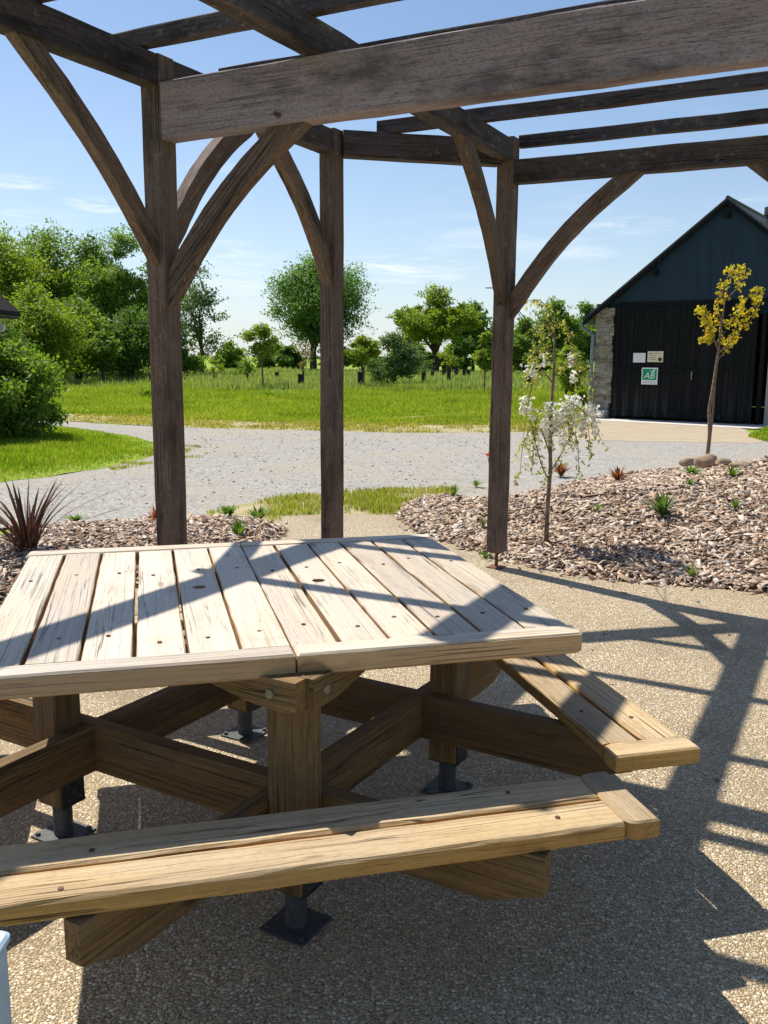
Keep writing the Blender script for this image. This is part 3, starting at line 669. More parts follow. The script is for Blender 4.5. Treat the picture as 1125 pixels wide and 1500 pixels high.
# bolts on the beams and legs
bolt_mesh = MB().tube([(0, 0, 0), (0, 0, .006), (0, 0, .0065)], [.013, .012, .006], 14)
def bolt(p, nrm, parent):
    z = Vector(nrm).normalized(); Mx = Matrix.Translation(p) @ z.to_track_quat('Z', 'Y').to_matrix().to_4x4()
    mesh('bolt', bolt_mesh.v, bolt_mesh.f, M_BRASS, parent, mw=Mx)
s2 = math.sqrt(.5)
def corbel(lx, ly, face, run, name='corbel', ln=.36, back=.06):
    """tapered plate on the leg face with outward normal `face`, running along `run`"""
    fn = Vector((face[0]*s2, face[1]*s2, 0)); rn = Vector((run[0]*s2, run[1]*s2, 0))
    c0 = Vector((lx, ly, 0))+fn*(LW/2+.0225+.0015)
    M_ = Matrix.Identity(4)
    yv = Vector((0, 0, 1)).cross(rn)
    for i in range(3): M_[i][0] = rn[i]; M_[i][1] = yv[i]; M_[i][2] = (0, 0, 1)[i]; M_[i][3] = c0[i]
    zt = ZT-TH-.001
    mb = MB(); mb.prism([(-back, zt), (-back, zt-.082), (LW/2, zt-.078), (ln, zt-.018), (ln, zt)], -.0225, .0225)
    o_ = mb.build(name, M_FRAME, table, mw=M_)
    bolt(Vector((0, .0225 if yv.dot(fn) > 0 else -.0225, zt-.04)), (0, 1 if yv.dot(fn) > 0 else -1, 0), o_)
corbel(0, -LEG, (-1, -1), (-1, 1), back=.075); corbel(0, -LEG, (1, -1), (1, 1), back=.052)
corbel(LEG, 0, (-1, 1), (1, 1), ln=.27, back=.2)
corbel(0, LEG, (-1, 1), (-1, -1), back=.075); corbel(0, LEG, (1, 1), (1, -1), back=.052)
corbel(-LEG, 0, (1, 1), (-1, 1), ln=.27, back=.2)
lg, inv, und = legs[0]
p = Vector((-.02, -LEG-.02-.0365*1.4, .335)); 
bolt(inv @ Vector((-LW*.5*s2-.004, -LEG-LW*.5*s2-.004, .30)), inv.to_3x3() @ Vector((-s2, -s2, 0)), lg)
# benches
ZS = .417
BENCHES = ((0, .798, .01), (1, .895, .09), (2, .905, 0), (3, .885, -.08))     # quarter turn, distance of the inner edge, slide along the bench
for k, inner, slide in BENCHES:
    bn = bpy.data.objects.new('bench', None); link(bn, table); bn.rotation_euler = (0, 0, k*math.pi/2)
    for (ya, yb) in ((-.120, 0), (-.256, -.134)):
        V, F = timber(1.442, yb-ya, .046, .007, .11, .0016)
        mesh('seat_plank', V, F, M_SEAT, bn, mw=Matrix.Translation((-.721+slide, (ya+yb)/2-inner, ZS-.023)))
    for s_ in (-1, 1):
        x0, x1 = (.7245, .812) if s_ > 0 else (-.812, -.7245)
        V, F = rounded(-.044, .044, -.134, .134, -.048, .003, .03, {(s_, -1), (s_, 1)}, .005)
        V = [(b_, a_, c_) for a_, b_, c_ in V]; F = [f[::-1] for f in F]      # grain runs along the local x axis
        mesh('end_cap', V, F, M_SEAT, bn, mw=Matrix.Translation(((x0+x1)/2+slide, -.128-inner, ZS)) @ X90)
    for s_ in (-1, 1):
        for (yy, dx) in ((-.062, .0), (-.196, .09)):
            screw(slide+s_*(.50+dx)+random.uniform(-.03, .03), yy-inner+random.uniform(-.02, .02), ZS+.001, bn)

# pale blue box at the lower left
bx = at_y(12, 1363, 1.30)
ub = thing('utility_box', 'pale blue painted metal box beside the left end of the near bench', 'box', (bx.x-.16, 1.20, .006))
mb = MB(); V, F = rounded(-.16, .16, -.13, .10, 0, bx.z-.026, .012, {(1, 1), (-1, 1), (1, -1), (-1, -1)}, .003); mesh('body', V, F, M_BLUE, ub)
V, F = rounded(-.165, .165, -.135, .105, bx.z-.024, bx.z-.006, .014, {(1, 1), (-1, 1), (1, -1), (-1, -1)}, .005); mesh('lid', V, F, M_BLUE, ub)

# ------------------------------------------------------------------ pergola
AV = Vector((math.sin(YP), math.cos(YP), 0)); BV = Vector((math.cos(YP), -math.sin(YP), 0)); UP = Vector((0, 0, 1))
def ab(a, b, z=0): return AV*a+BV*b+UP*z
pg = thing('pergola', 'dark weathered timber pergola with curved braces standing over the terrace', 'pergola', ab(4.5, -1.5))
pinv = Matrix.Translation(-pg.location)
def pmember(name, p0, p1, W_, T_, up=UP, **k):
    return member(name, Vector(p0)-pg.location, Vector(p1)-pg.location, W_, T_, M_PERG if name == 'tie_beam' else M_PERG2, pg, up, **k)
PW = .118
POSTS = {'L': (3.66, -3.20, 2.945), 'M': (5.31, -3.20, 2.955), 'R': (6.10, -2.28, 2.975), 'D': (6.10, 0.15, 2.975), 'E': (3.66, 1.35, 2.945),}
for k in 'LMRDE':
    a, b, zt = POSTS[k]
    q0 = ab(a, b, .127)-pg.location; q1 = ab(a, b, zt)-pg.location
    V, F = timber(zt-.127, PW, PW, ch=.005, seg=.22, jit=.0025); Mp = frame_x(q0, q1, AV)
    po = mesh('post', V, F, M_POST, pg, mw=Mp)
    mi = Mp.inverted()
    def loc(v): return mi @ (Vector(v)-pg.location)
    fp_ = MB(); c0 = ab(a, b)
    fp_.tube([loc(c0+UP*.010), loc(c0+UP*.128)], .0125, 12)
    Mx = mi @ Matrix.Translation(c0-pg.location) @ Matrix.Rotation(-YP, 4, 'Z')
    fp_.box(-.055, .055, -.055, .055, .006, .013, Mx); fp_.box(-.04, .04, -.04, .04, .119, .1265, Mx)
    fp_.build('post_foot', M_RUST, po)
zA0, zA1 = 2.804, 2.945
def beam(p0, p1, T_, z0, z1, name='beam', **k):
    c0 = Vector((p0.x, p0.y, (z0+z1)/2)); c1 = Vector((p1.x, p1.y, (z0+z1)/2))
    return pmember(name, c0, c1, T_, z1-z0, **k)
hp = PW/2
# line A, cut at the posts
beam(ab(3.66-hp, -3.20), ab(.4, -3.20), .105, zA0, zA1, seg=.2, jit=.003)
beam(ab(3.66+hp, -3.20), ab(5.31-hp, -3.20), .105, zA0, zA1, seg=.2, jit=.003)
# line B from the post R over the tie beam and out of sight
beam(ab(6.10-hp, -2.28), ab(2.58, -2.28), .105, zA0+.02, zA1+.01, seg=.2, jit=.003)
beam(ab(6.10-hp, 0.15), ab(1.2, 0.15), .105, zA0+.02, zA1+.01)
# tie beam
beam(ab(3.66, -3.20+hp), ab(3.66, 1.35-hp), .104, 2.552, 2.818, 'tie_beam', seg=.16, jit=.004, ch=.006)
# back beam right of R
beam(ab(6.10, -2.28+hp), ab(6.10, 0.15-hp), .10, 2.676, 2.826, seg=.2, jit=.003)
beam(ab(6.10, 0.15+hp), ab(6.10, 2.6), .10, 2.676, 2.826)
# chamfer beam M-R
dv_ = (ab(6.10, -2.28)-ab(5.31, -3.20)).normalized()
beam(ab(5.31, -3.20)+dv_*hp*1.2, ab(6.10, -2.28)-dv_*hp*1.2, .10, zA0-.01, zA1+.01, seg=.2, jit=.003)
# rafters
for (a, b0) in ((2.915, -3.42), (3.55, -3.42), (4.20, -3.22), (4.88, -3.22), (5.545, -2.98), (6.20, -2.235)):
    z0 = 2.927 if a > 6 else zA1+.011
    p = pmember('rafter', ab(a, b0, z0+.04), ab(a, 2.6, z0+.04), .06, .08, seg=.25, jit=.004)
# curved braces
def brace(a, b, run, zlow, reach, ztop, depth=.105, th=.068, bow=.064):
    """curved brace from the post at height zlow out along run to the beam's underside"""
    r_ = (AV*run[0]+BV*run[1]); off = hp
    p0 = ab(a, b, zlow)+r_*off; p1 = ab(a, b, ztop)+r_*reach
    # frame: local x along the chord
    Mx = frame_x(p0-pg.location, p1-pg.location); L_ = (p1-p0).length
    n = 14; V = []; F = []
    e0 = (Mx.to_3x3().inverted() @ UP); e0.y = 0        # verticals and horizontals in the local frame, for the end cuts
    hv = Mx.to_3x3().inverted() @ r_
    for i in range(n+1):
        t = i/n; xx = L_*t; zz = bow*(1-(2*t-1)**2); sl_ = -bow*4*(2*t-1)/L_
        nx_, nz_ = -sl_/math.hypot(1, sl_), 1/math.hypot(1, sl_)
        for (sy_, sz) in ((-1, -1), (-1, 1), (1, 1), (1, -1)):
            d = sz*depth/2
            X_, Z_ = xx+nx_*d, zz+nz_*d
            if i == 0:       # cut flush with the post
                k_ = (X_*hv.x+Z_*hv.z); X_, Z_ = X_-k_*1/ max(.2, hv.x)*1.0, Z_
            if i == n:       # cut flush with the beam's underside
                k_ = ((X_-L_)*e0.x+Z_*e0.z); X_ = X_-k_/max(.2, e0.x)
            V.append((X_, sy_*th/2+random.uniform(-.001, .001), Z_+random.uniform(-.0015, .0015)))
    for i in range(n):
        for k in range(4): F.append((i*4+k, (i+1)*4+k, (i+1)*4+(k+1) % 4, i*4+(k+1) % 4))
    F += [(0, 1, 2, 3), (n*4+3, n*4+2, n*4+1, n*4)]
    return mesh('brace', V, F, M_POST, pg, mw=Mx)
BR = dict(
 b3=(3.66, -3.20, (0, 1), 1.83, .80, 2.552), b1=(3.66, -3.20, (-1, 0), 2.02, .82, zA0, .088, .064, .046), b2=(3.66, -3.20, (1, 0), 2.10, .75, zA0),
 bm=(5.31, -3.20, (-1, 0), 2.05, .75, zA0), br=(6.10, -2.28, (-1, 0), 1.95, .80, zA0+.02), bd=(6.10, -2.28, (0, 1), 1.85, .84, 2.676),
 bd2=(6.10, 0.15, (0, -1), 1.85, .84, 2.676), be=(3.66, 1.35, (0, -1), 1.83, .80, 2.552))
for kk, a in BR.items(): brace(*a)
d_ = ray(409, 170); t_ = (3.66-.052-0)/(AV.dot(d_)); pq = Vector((d_.x*t_, d_.y*t_, H+d_.z*t_))
MB().tube([pq+AV*.02-pg.location, pq-AV*.035+UP*.004-pg.location], .011, 8).build('peg', M_POST, pg)
q_ = ab(6.10-.065, -2.31, 1.99); MB().tube([q_-pg.location, q_-BV*.075-AV*.02-pg.location], .004, 6).build('nail', M_RUST, pg)

# ------------------------------------------------------------------ barn
bdir = Vector((.819, -.574, 0)).normalized(); bin_ = Vector((-bdir.y, bdir.x, 0))      # along the front; into the barn
BP = Vector((5.80, 23.16, 0))
Mb = Matrix.Identity(4)
for i in range(3): Mb[i][0] = bdir[i]; Mb[i][1] = bin_[i]; Mb[i][3] = BP[i]
barn = thing('barn', 'dark timber barn with stone corner pier and teal gable beyond the road', 'barn')
barn.matrix_world = Mb
mt, nt = newmat('teal_boards'); g = N(nt); v, rnd, ob = objvec(g)
wvx = g.n('ShaderNodeTexWave', wave_type='BANDS', bands_direction='X', wave_profile='SAW'); wvx.inputs['Scale'].default_value = 2.6; wvx.inputs['Distortion'].default_value = 0; g.l(ob, wvx.inputs[0])
nz = g.noise(g.mapv(ob, (7, 7, .6)), 1.0, 4)
c = g.mix(g.ramp(nz, [(.35, (0, 0, 0)), (.7, (1, 1, 1))]), (.011, .029, .049), (.016, .038, .060))
g.out(c, .5, g.ramp(wvx.outputs['Fac'], [(0, (0, 0, 0)), (.06, (1, 1, 1)), (1, (1, 1, 1))]), .25, .006, .2); M_TEAL = mt
mt, nt = newmat('black_boards'); g = N(nt); v, rnd, ob = objvec(g)
nz = g.noise(g.mapv(ob, (26, 26, .7)), 1.0, 5, .65); n2 = g.noise(g.mapv(ob, (8, 8, .5), (3, 3, 3)), 1.0, 3)
sxz = g.n('ShaderNodeSeparateXYZ'); g.l(ob, sxz.inputs[0])
c = g.ramp(nz, [(.3, (.004, .005, .006)), (.55, (.008, .009, .010)), (.75, (.026, .027, .027))])
c = g.mix(g.math('MULTIPLY', g.ramp(n2, [(.5, (0, 0, 0)), (.75, (.6, .6, .6))]), g.ramp(sxz.outputs[2], [(.0, (1, 1, 1)), (1.4, (0, 0, 0))])), c, (.085, .088, .084))
g.out(c, .75, nz, .3, .006, .15); M_BLACKB = mt
# rubble stone
mt, nt = newmat('rubble_stone'); g = N(nt); v, rnd, ob = objvec(g)
wn = g.n('ShaderNodeTexNoise'); wn.inputs['Scale'].default_value = 4; g.l(ob, wn.inputs['Vector'])
va = g.n('ShaderNodeVectorMath', operation='MULTIPLY_ADD'); g.l(wn.outputs['Color'], va.inputs[0]); va.inputs[1].default_value = (.12, .12, .08); g.l(ob, va.inputs[2])
sv = g.mapv(va.outputs[0], (5, 5, 9))
vo = g.n('ShaderNodeTexVoronoi'); vo.inputs['Scale'].default_value = 1; g.l(sv, vo.inputs['Vector'])
ve = g.n('ShaderNodeTexVoronoi', feature='DISTANCE_TO_EDGE'); ve.inputs['Scale'].default_value = 1; g.l(sv, ve.inputs['Vector'])
scn = g.n('ShaderNodeSeparateColor'); g.l(vo.outputs['Color'], scn.inputs[0])
c = g.ramp(scn.outputs[0], [(0, (.16, .13, .10)), (.35, (.29, .25, .20)), (.7, (.38, .35, .31)), (1, (.46, .41, .33))])
c = g.mix(g.ramp(g.noise(ob, 14, 5), [(.4, (0, 0, 0)), (.7, (.5, .5, .5))]), c, (.14, .12, .10))
c = g.mix(g.ramp(ve.outputs['Distance'], [(0, (.9, .9, .9)), (.10, (0, 0, 0))]), c, (.33, .28, .21))
g.out(c, .9, g.ramp(ve.outputs['Distance'], [(0, (0, 0, 0)), (.25, (1, 1, 1))]), .8, .04, .1); M_RUBBLE = mt
M_SLATE = plain('slate', (.055, .06, .07), .6, 0, 12, .35)
M_VERGE = plain('weathered_verge', (.30, .29, .28), .8, 0, 10, .3)
M_ZINC = plain('zinc_pipe', (.20, .24, .27), .45, .4, 12, .2)
M_BLOCK = groundmat('rendered_block', [(.3, (.36, .33, .31)), (.5, (.43, .40, .38)), (.7, (.49, .46, .43))], 2, 25, .4)
ZG, EZ, HW = 2.86, 2.55, 3.25
AX = 2.53; AZ = at_y(1066, 292, (BP+bdir*AX).y).z
def roofz(s): return AZ-abs(s-AX)*(AZ-EZ)/HW
DEP = 9.0
S0, S1 = -.54, 2*AX+.64
# gable boarding
mb = MB(); zc_ = .10
mb.prism([(S0+.02, ZG), (S1-.02, ZG), (S1-.02, roofz(S1)-zc_), (AX, AZ-zc_), (S0+.02, roofz(S0)-zc_)], -.03, .03)
mb.build('gable_boarding', M_TEAL, barn)
mb = MB().box(S0+.58, S1-.02, -.045, -.031, ZG-.04, ZG+.03); mb.build('gable_batten', M_BLACKB, barn)
# stone piers with uneven quoins
def pier(x0, x1, z1, seed):
    rd = random.Random(seed); mb = MB(); z = 0
    while z < z1-.02:
        h_ = min(rd.uniform(.13, .27), z1-z); mb.box(x0-rd.uniform(0, .02), x1+rd.uniform(-.06, .03), -.015-rd.uniform(0, .03), .45, z+.003, z+h_); z += h_
    return mb
pier(S0, -.06, ZG-.004, 3).build('stone_pier', M_RUBBLE, barn)
# long side walls and back
mb = MB().box(S0, S0+.45, .46, DEP, 0, EZ+.02); mb.build('side_wall', M_RUBBLE, barn)
mb = MB().box(S1-.45, S1, .46, DEP, 0, EZ+.02); mb.build('side_wall', M_RUBBLE, barn)
mb = MB(); mb.prism([(S0+.46, 0), (S1-.46, 0), (S1-.46, roofz(S1-.46)-zc_), (AX, AZ-zc_), (S0+.46, roofz(S0+.46)-zc_)], DEP-.3, DEP); mb.build('back_wall', M_RUBBLE, barn)
# right of the door: the opening's frame and a rendered block wall
mb = MB().box(3.62, S1-.46, .10, .30, 0, 2.02); mb.build('block_wall', M_BLOCK, barn)
mb = MB().box(3.46, 3.54, -.02, .12, 0, ZG-.045); mb.build('door_post', M_BLACKB, barn)
mb = MB().box(3.62, 3.66, -.0, .05, 2.03, ZG-.045); mb.build('jamb_strip', M_VERGE, barn)
mb = MB().box(-.055, .10, -.03, .09, 0, ZG-.045); mb.build('door_post', M_BLACKB, barn)
# sliding door of uneven upright boards
rd = random.Random(4); mb = MB(); x = .105
while x < 3.35:
    w_ = min(rd.uniform(.10, .14), 3.355-x); y_ = -.052+rd.uniform(-.004, .004); mb.box(x+.002, x+w_-.003, y_, -.012, .06+rd.uniform(0, .02), ZG-.07); x += w_
door = mb.build('door', M_BLACKB, barn)
for (zz0, zz1) in ((.10, .19), (1.20, 1.27), (ZG-.22, ZG-.14)):
    mb = MB().box(0.12, 1.74, -.075, -.0575, zz0, zz1); mb.box(1.78, 3.34, -.075, -.0575, zz0+.012, zz1+.012); mb.build('rail', M_BLACKB, door)
for x_ in (.02, 3.28): MB().box(x_, x_+.09, -.08, -.0575, .06, ZG-.08).build('stile', M_BLACKB, door)
MB().tube([(1.95, -.09, 1.02), (1.95, -.09, 1.22)], .012, 8).build('handle', M_VERGE, door)
# roof
th = .10; ov = .16
for sgn, nm in ((-1, 'roof'), (1, 'roof')):
    e = AX+sgn*(HW+.12); ez_ = AZ-(HW+.12)*(AZ-EZ)/HW
    mb = MB()
    n = 26
    for k in range(n):                       # slate courses, each lapping the one below
        t0, t1 = k/n, (k+1.25)/n if k < n-1 else 1.0
        x0, z0 = AX+(e-AX)*t0, AZ+(ez_-AZ)*t0; x1, z1 = AX+(e-AX)*t1, AZ+(ez_-AZ)*t1
        lift = .012
        pts = [(x0, z0-.03), (x1, z1-.03+lift*.0), (x1, z1+.006+lift), (x0, z0+.004)]
        mb.prism(pts if sgn > 0 else pts[::-1], -ov, DEP+.1)
    rf = mb.build(nm, M_SLATE, barn)
    mb = MB(); q = [(AX, AZ-.035), (e, ez_-.035), (e, ez_-.14), (AX, AZ-.14)]
    mb.prism(q, -ov-.012, -ov+.02); mb.build('verge_board', M_BLACKB, rf)
    mb = MB(); q = [(AX, AZ+.026), (e, ez_+.026), (e, ez_-.012), (AX, AZ-.012)]
    mb.prism(q, -ov-.035, -ov-.013); mb.build('verge_slate', M_SLATE, rf)
    if sgn < 0:
        mb = MB(); gx = e-.05; n = 9
        for k in range(n):
            t0, t1 = math.pi*(1+k/n), math.pi*(1+(k+1)/n)
            mb.prism([(gx+.07*math.cos(t0), ez_-.04+.07*math.sin(t0)), (gx+.07*math.cos(t1), ez_-.04+.07*math.sin(t1)), (gx+.062*math.cos(t1), ez_-.04+.062*math.sin(t1)), (gx+.062*math.cos(t0), ez_-.04+.062*math.sin(t0))], -ov, DEP)
        mb.build('gutter', M_ZINC, barn)
        MB().tube([(gx, -.06, ez_-.10), (gx, -.06, ez_-.17), (S0-.06, -.055, ez_-.36), (S0-.06, -.055, .5), (S0-.06, -.055, .06)], .045, 12).build('downspout', M_ZINC, barn)
# stubs of purlins under the verge
for (s_, dz) in ((AX, .30), (AX-1.6, .24), (AX+1.6, .24)):
    MB().box(s_-.06, s_+.06, -.15, -.032, roofz(s_)-dz-.12, roofz(s_)-dz+.02).build('purlin', M_BLACKB, barn)
# ridge, chimney
MB().tube([(AX, -ov, AZ+.015), (AX, DEP, AZ+.015)], .05, 8).build('ridge_tiles', M_SLATE, barn)
cs = 3.2
mb = MB(); mb.tube([(cs, 1.2, roofz(cs)-.1), (cs, 1.2, roofz(cs)+.36)], .14, 16); mb.tube([(cs, 1.2, roofz(cs)+.28), (cs, 1.2, roofz(cs)+.46)], .17, 16); mb.build('flue', M_SLATE, barn)
# concrete slab in front
sl_pts = [Mb @ Vector(p_) for p_ in ((-1.1, .5, 0), (4.1, .5, 0), (3.75, -1.25, 0), (1.5, -1.1, 0), (-.9, -.95, 0))]
sheet('concrete_slab', [(p_.x, p_.y) for p_ in sl_pts], .008, M_CONC)
# notices on the door
def onbarn(s_, z_, y_=-.085): return Mb @ Vector((s_, y_, z_))
def barn_uv(u, v, y_=-.085):
    """where on the door the ray hits"""
    d = ray(u, v); n_ = bin_; p0 = BP+bin_*y_; o_ = Vector((0, 0, H)); t = (p0-o_).dot(n_)/d.dot(n_); q = o_+d*t
    l_ = Mb.inverted() @ q; return l_.x, l_.z
M_PAPER = plain('white_paper', (.78, .79, .82), .7, 0, 6, .05)
M_CREAM = plain('cream_board', (.74, .66, .47), .7, 0, 8, .06)
M_GREEN = plain('green_print', (.0, .30, .135), .5, 0, 5, .04)
M_WHITE = plain('white_print', (.85, .85, .85), .6, 0, 5, .03)
M_INK = plain('dark_ink', (.05, .04, .03), .7)
M_GREYINK = plain('grey_ink', (.32, .34, .33), .7)
def textmesh(name, body, size, mat, parent, x, z, y, width=None, shear=0):
    cu = bpy.data.curves.new(name, 'FONT'); cu.body = body; cu.size = size; cu.align_x = 'CENTER'; cu.shear = shear; cu.extrude = .0006
    ob_ = bpy.data.objects.new(name+'_tmp', cu); COL.objects.link(ob_)
    dg = bpy.context.evaluated_depsgraph_get(); dg.update()
    me = bpy.data.meshes.new_from_object(ob_.evaluated_get(dg)); COL.objects.unlink(ob_); bpy.data.objects.remove(ob_)
    me.materials.clear(); me.materials.append(mat); o_ = bpy.data.objects.new(name, me); link(o_, parent)
    o_.location = (x, y, z); o_.rotation_euler = (math.pi/2, 0, 0)
    if width:
        xs_ = [v_.co.x for v_ in me.vertices]; o_.scale.x = width/(max(xs_)-min(xs_))
    return o_
def board(name, label, cat, u0, v0, u1, v1, mat):
    x0, z1 = barn_uv(u0, v0); x1, z0 = barn_uv(u1, v1)
    t_ = thing(name, label, cat); t_.matrix_world = Mb @ Matrix.Translation(((x0+x1)/2, -.0835, (z0+z1)/2))
    w_, h_ = x1-x0, z1-z0
    mb = MB().box(-w_/2, w_/2, -.004, .004, -h_/2, h_/2); mb.build('panel', mat, t_)
    return t_, w_, h_
t_, w_, h_ = board('paper_notice', 'plain white paper notice on the barn door left of the cream sign', 'notice', 928, 517, 945, 531, M_PAPER)
for k in range(4): MB().box(-w_*.36+k*w_*.19, -w_*.36+k*w_*.19+.012, -.0052, -.0042, -h_*.35, h_*.35).build('print_line', M_GREYINK, t_) if False else None
t_, w_, h_ = board('farm_sign', 'cream printed sign with a dark round emblem on the barn door', 'sign', 949, 514.5, 971, 530.5, M_CREAM)
rd = random.Random(2)
for (zz_, x0, x1, hh_) in ((.30, -.10, .36, .05), (.27, -.42, -.18, .09), (.08, -.36, .02, .045), (-.10, -.40, .10, .045), (-.26, -.40, .06, .045)):
    mb = MB(); x = x0*w_
    while x < x1*w_:
        l_ = rd.uniform(.012, .035); mb.box(x, min(x+l_, x1*w_), -.0055, -.0042, zz_*h_-hh_*h_/2, zz_*h_+hh_*h_/2); x += l_+.01
    mb.build('printed_line', M_INK, t_)
MB().tube([(w_*.31, -.0042, -h_*.24), (w_*.31, -.0058, -h_*.24)], h_*.19, 20).build('emblem', M_INK, t_)
t_, w_, h_ = board('organic_sign', 'square green and white AB sign below the other two on the barn door', 'sign', 940.5, 538.5, 962.5, 563.5, M_WHITE)
gz = h_*.10; gs = w_*.445
MB().box(-gs, gs, -.0055, -.0042, gz-h_*.335, gz+h_*.335).build('green_field', M_GREEN, t_)
textmesh('letters', 'AB', h_*.52, M_WHITE, t_, -.01, gz-h_*.24, -.0065, w_*.66, .22)
# leaf mark rising from the B
mb = MB(); mb.prism([(w_*.16, gz+h_*.15), (w_*.20, gz+h_*.27), (w_*.35, gz+h_*.32), (w_*.30, gz+h_*.21), (w_*.20, gz+h_*.13)], -.0072, -.0058)
mb.prism([(w_*.13, gz+h_*.15), (w_*.10, gz+h_*.22), (w_*.04, gz+h_*.25), (w_*.07, gz+h_*.17)], -.0072, -.0058); mb.build('leaf_mark', M_WHITE, t_)
textmesh('caption', 'AGRICULTURE', h_*.085, M_GREYINK, t_, 0, -h_*.355, -.006, w_*.8)
textmesh('caption', 'BIOLOGIQUE', h_*.085, M_GREYINK, t_, 0, -h_*.445, -.006, w_*.8)
# stone trough at the pier
M_TROUGH = plain('grey_trough', (.27, .26, .25), .9, 0, 18, .3)
tl = thing('planter', 'small grey stone planter at the foot of the barn pier', 'planter'); tl.matrix_world = Mb @ Matrix.Translation((-.33, -.25, .012))
mb = MB(); o_ = [(-.27, -.12), (.27, -.12), (.27, .12), (-.27, .12)]
def frus(mb, s0, z0, s1, z1):
    V = [(x_*s0, y_*s0, z0) for x_, y_ in o_]+[(x_*s1, y_*s1, z1) for x_, y_ in o_]
    mb.add(V, [(0, 1, 5, 4), (1, 2, 6, 5), (2, 3, 7, 6), (3, 0, 4, 7)])
frus(mb, .9, 0, 1, .2); frus(mb, 1, .2, .9, .2); frus(mb, .9, .2, .85, .14); mb.add([(x_*.85, y_*.85, .14) for x_, y_ in o_], [(0, 1, 2, 3)]); mb.build('trough', M_TROUGH, tl)

# small outbuilding whose eave pokes in at the left
M_SLATE2 = plain('old_dark_slate', (.028, .026, .026), .95, 0, 12, .35, .05)
M_BEAMDK = plain('eave_boards', (.035, .028, .024), .8, 0, 12, .3)
tip = at_y(30, 457, 18.0)
ob_ = thing('outbuilding', 'dark slate eave corner of a low building at the left edge above the bush', 'building', (tip.x, 18.0, 0))
mb = MB(); mb.box(-5.4, -.55, -6, -.35, 0, tip.z-.1); mb.build('wall', M_RUBBLE, ob_)
mb = MB(); mb.prism([(0, tip.z), (-2.95, tip.z+2.75), (-5.9, tip.z), (-5.9, tip.z-.12), (-2.95, tip.z+2.6), (0, tip.z-.10)], -6.4, 0); mb.build('roof', M_SLATE2, ob_)
mb = MB(); mb.prism([(-.02, tip.z-.102), (-.42, tip.z-.102+.02), (-.55, tip.z-.13), (-.02, tip.z-.14)], -6.38, -.02); mb.build('soffit', M_BEAMDK, ob_)
mb = MB(); mb.tube([(-.36, -.16, tip.z-.30), (-.36, -.10, tip.z-.30)], .09, 16); mb.build('lamp', M_PAPER, ob_)

# ------------------------------------------------------------------ vegetation
def leaf_cloud(pts, size, rng, up=.3, aspect=.55, center=None):
    """small folded rhombic leaves at pts (n,3)"""
    n = len(pts); d = rng.normal(size=(n, 3)); d /= np.linalg.norm(d, axis=1)[:, None]
    nrm = rng.normal(size=(n, 3)); nrm[:, 2] += up*3
    if center is not None:
        o_ = pts-center; o_ /= np.linalg.norm(o_, axis=1)[:, None]+1e-6; nrm += o_*1.2
    t = np.cross(nrm, d); t /= np.linalg.norm(t, axis=1)[:, None]+1e-9
    nn = np.cross(t, d); s = size*rng.uniform(.6, 1.35, n)
    V = np.zeros((n, 4, 3)); w = (s*aspect*.5)[:, None]; l_ = (s*.5)[:, None]
    V[:, 0] = pts-d*l_; V[:, 1] = pts+t*w+nn*w*.25; V[:, 2] = pts+d*l_; V[:, 3] = pts-t*w+nn*w*.25
    return V.reshape(-1, 3), np.arange(n*4).reshape(n, 4)
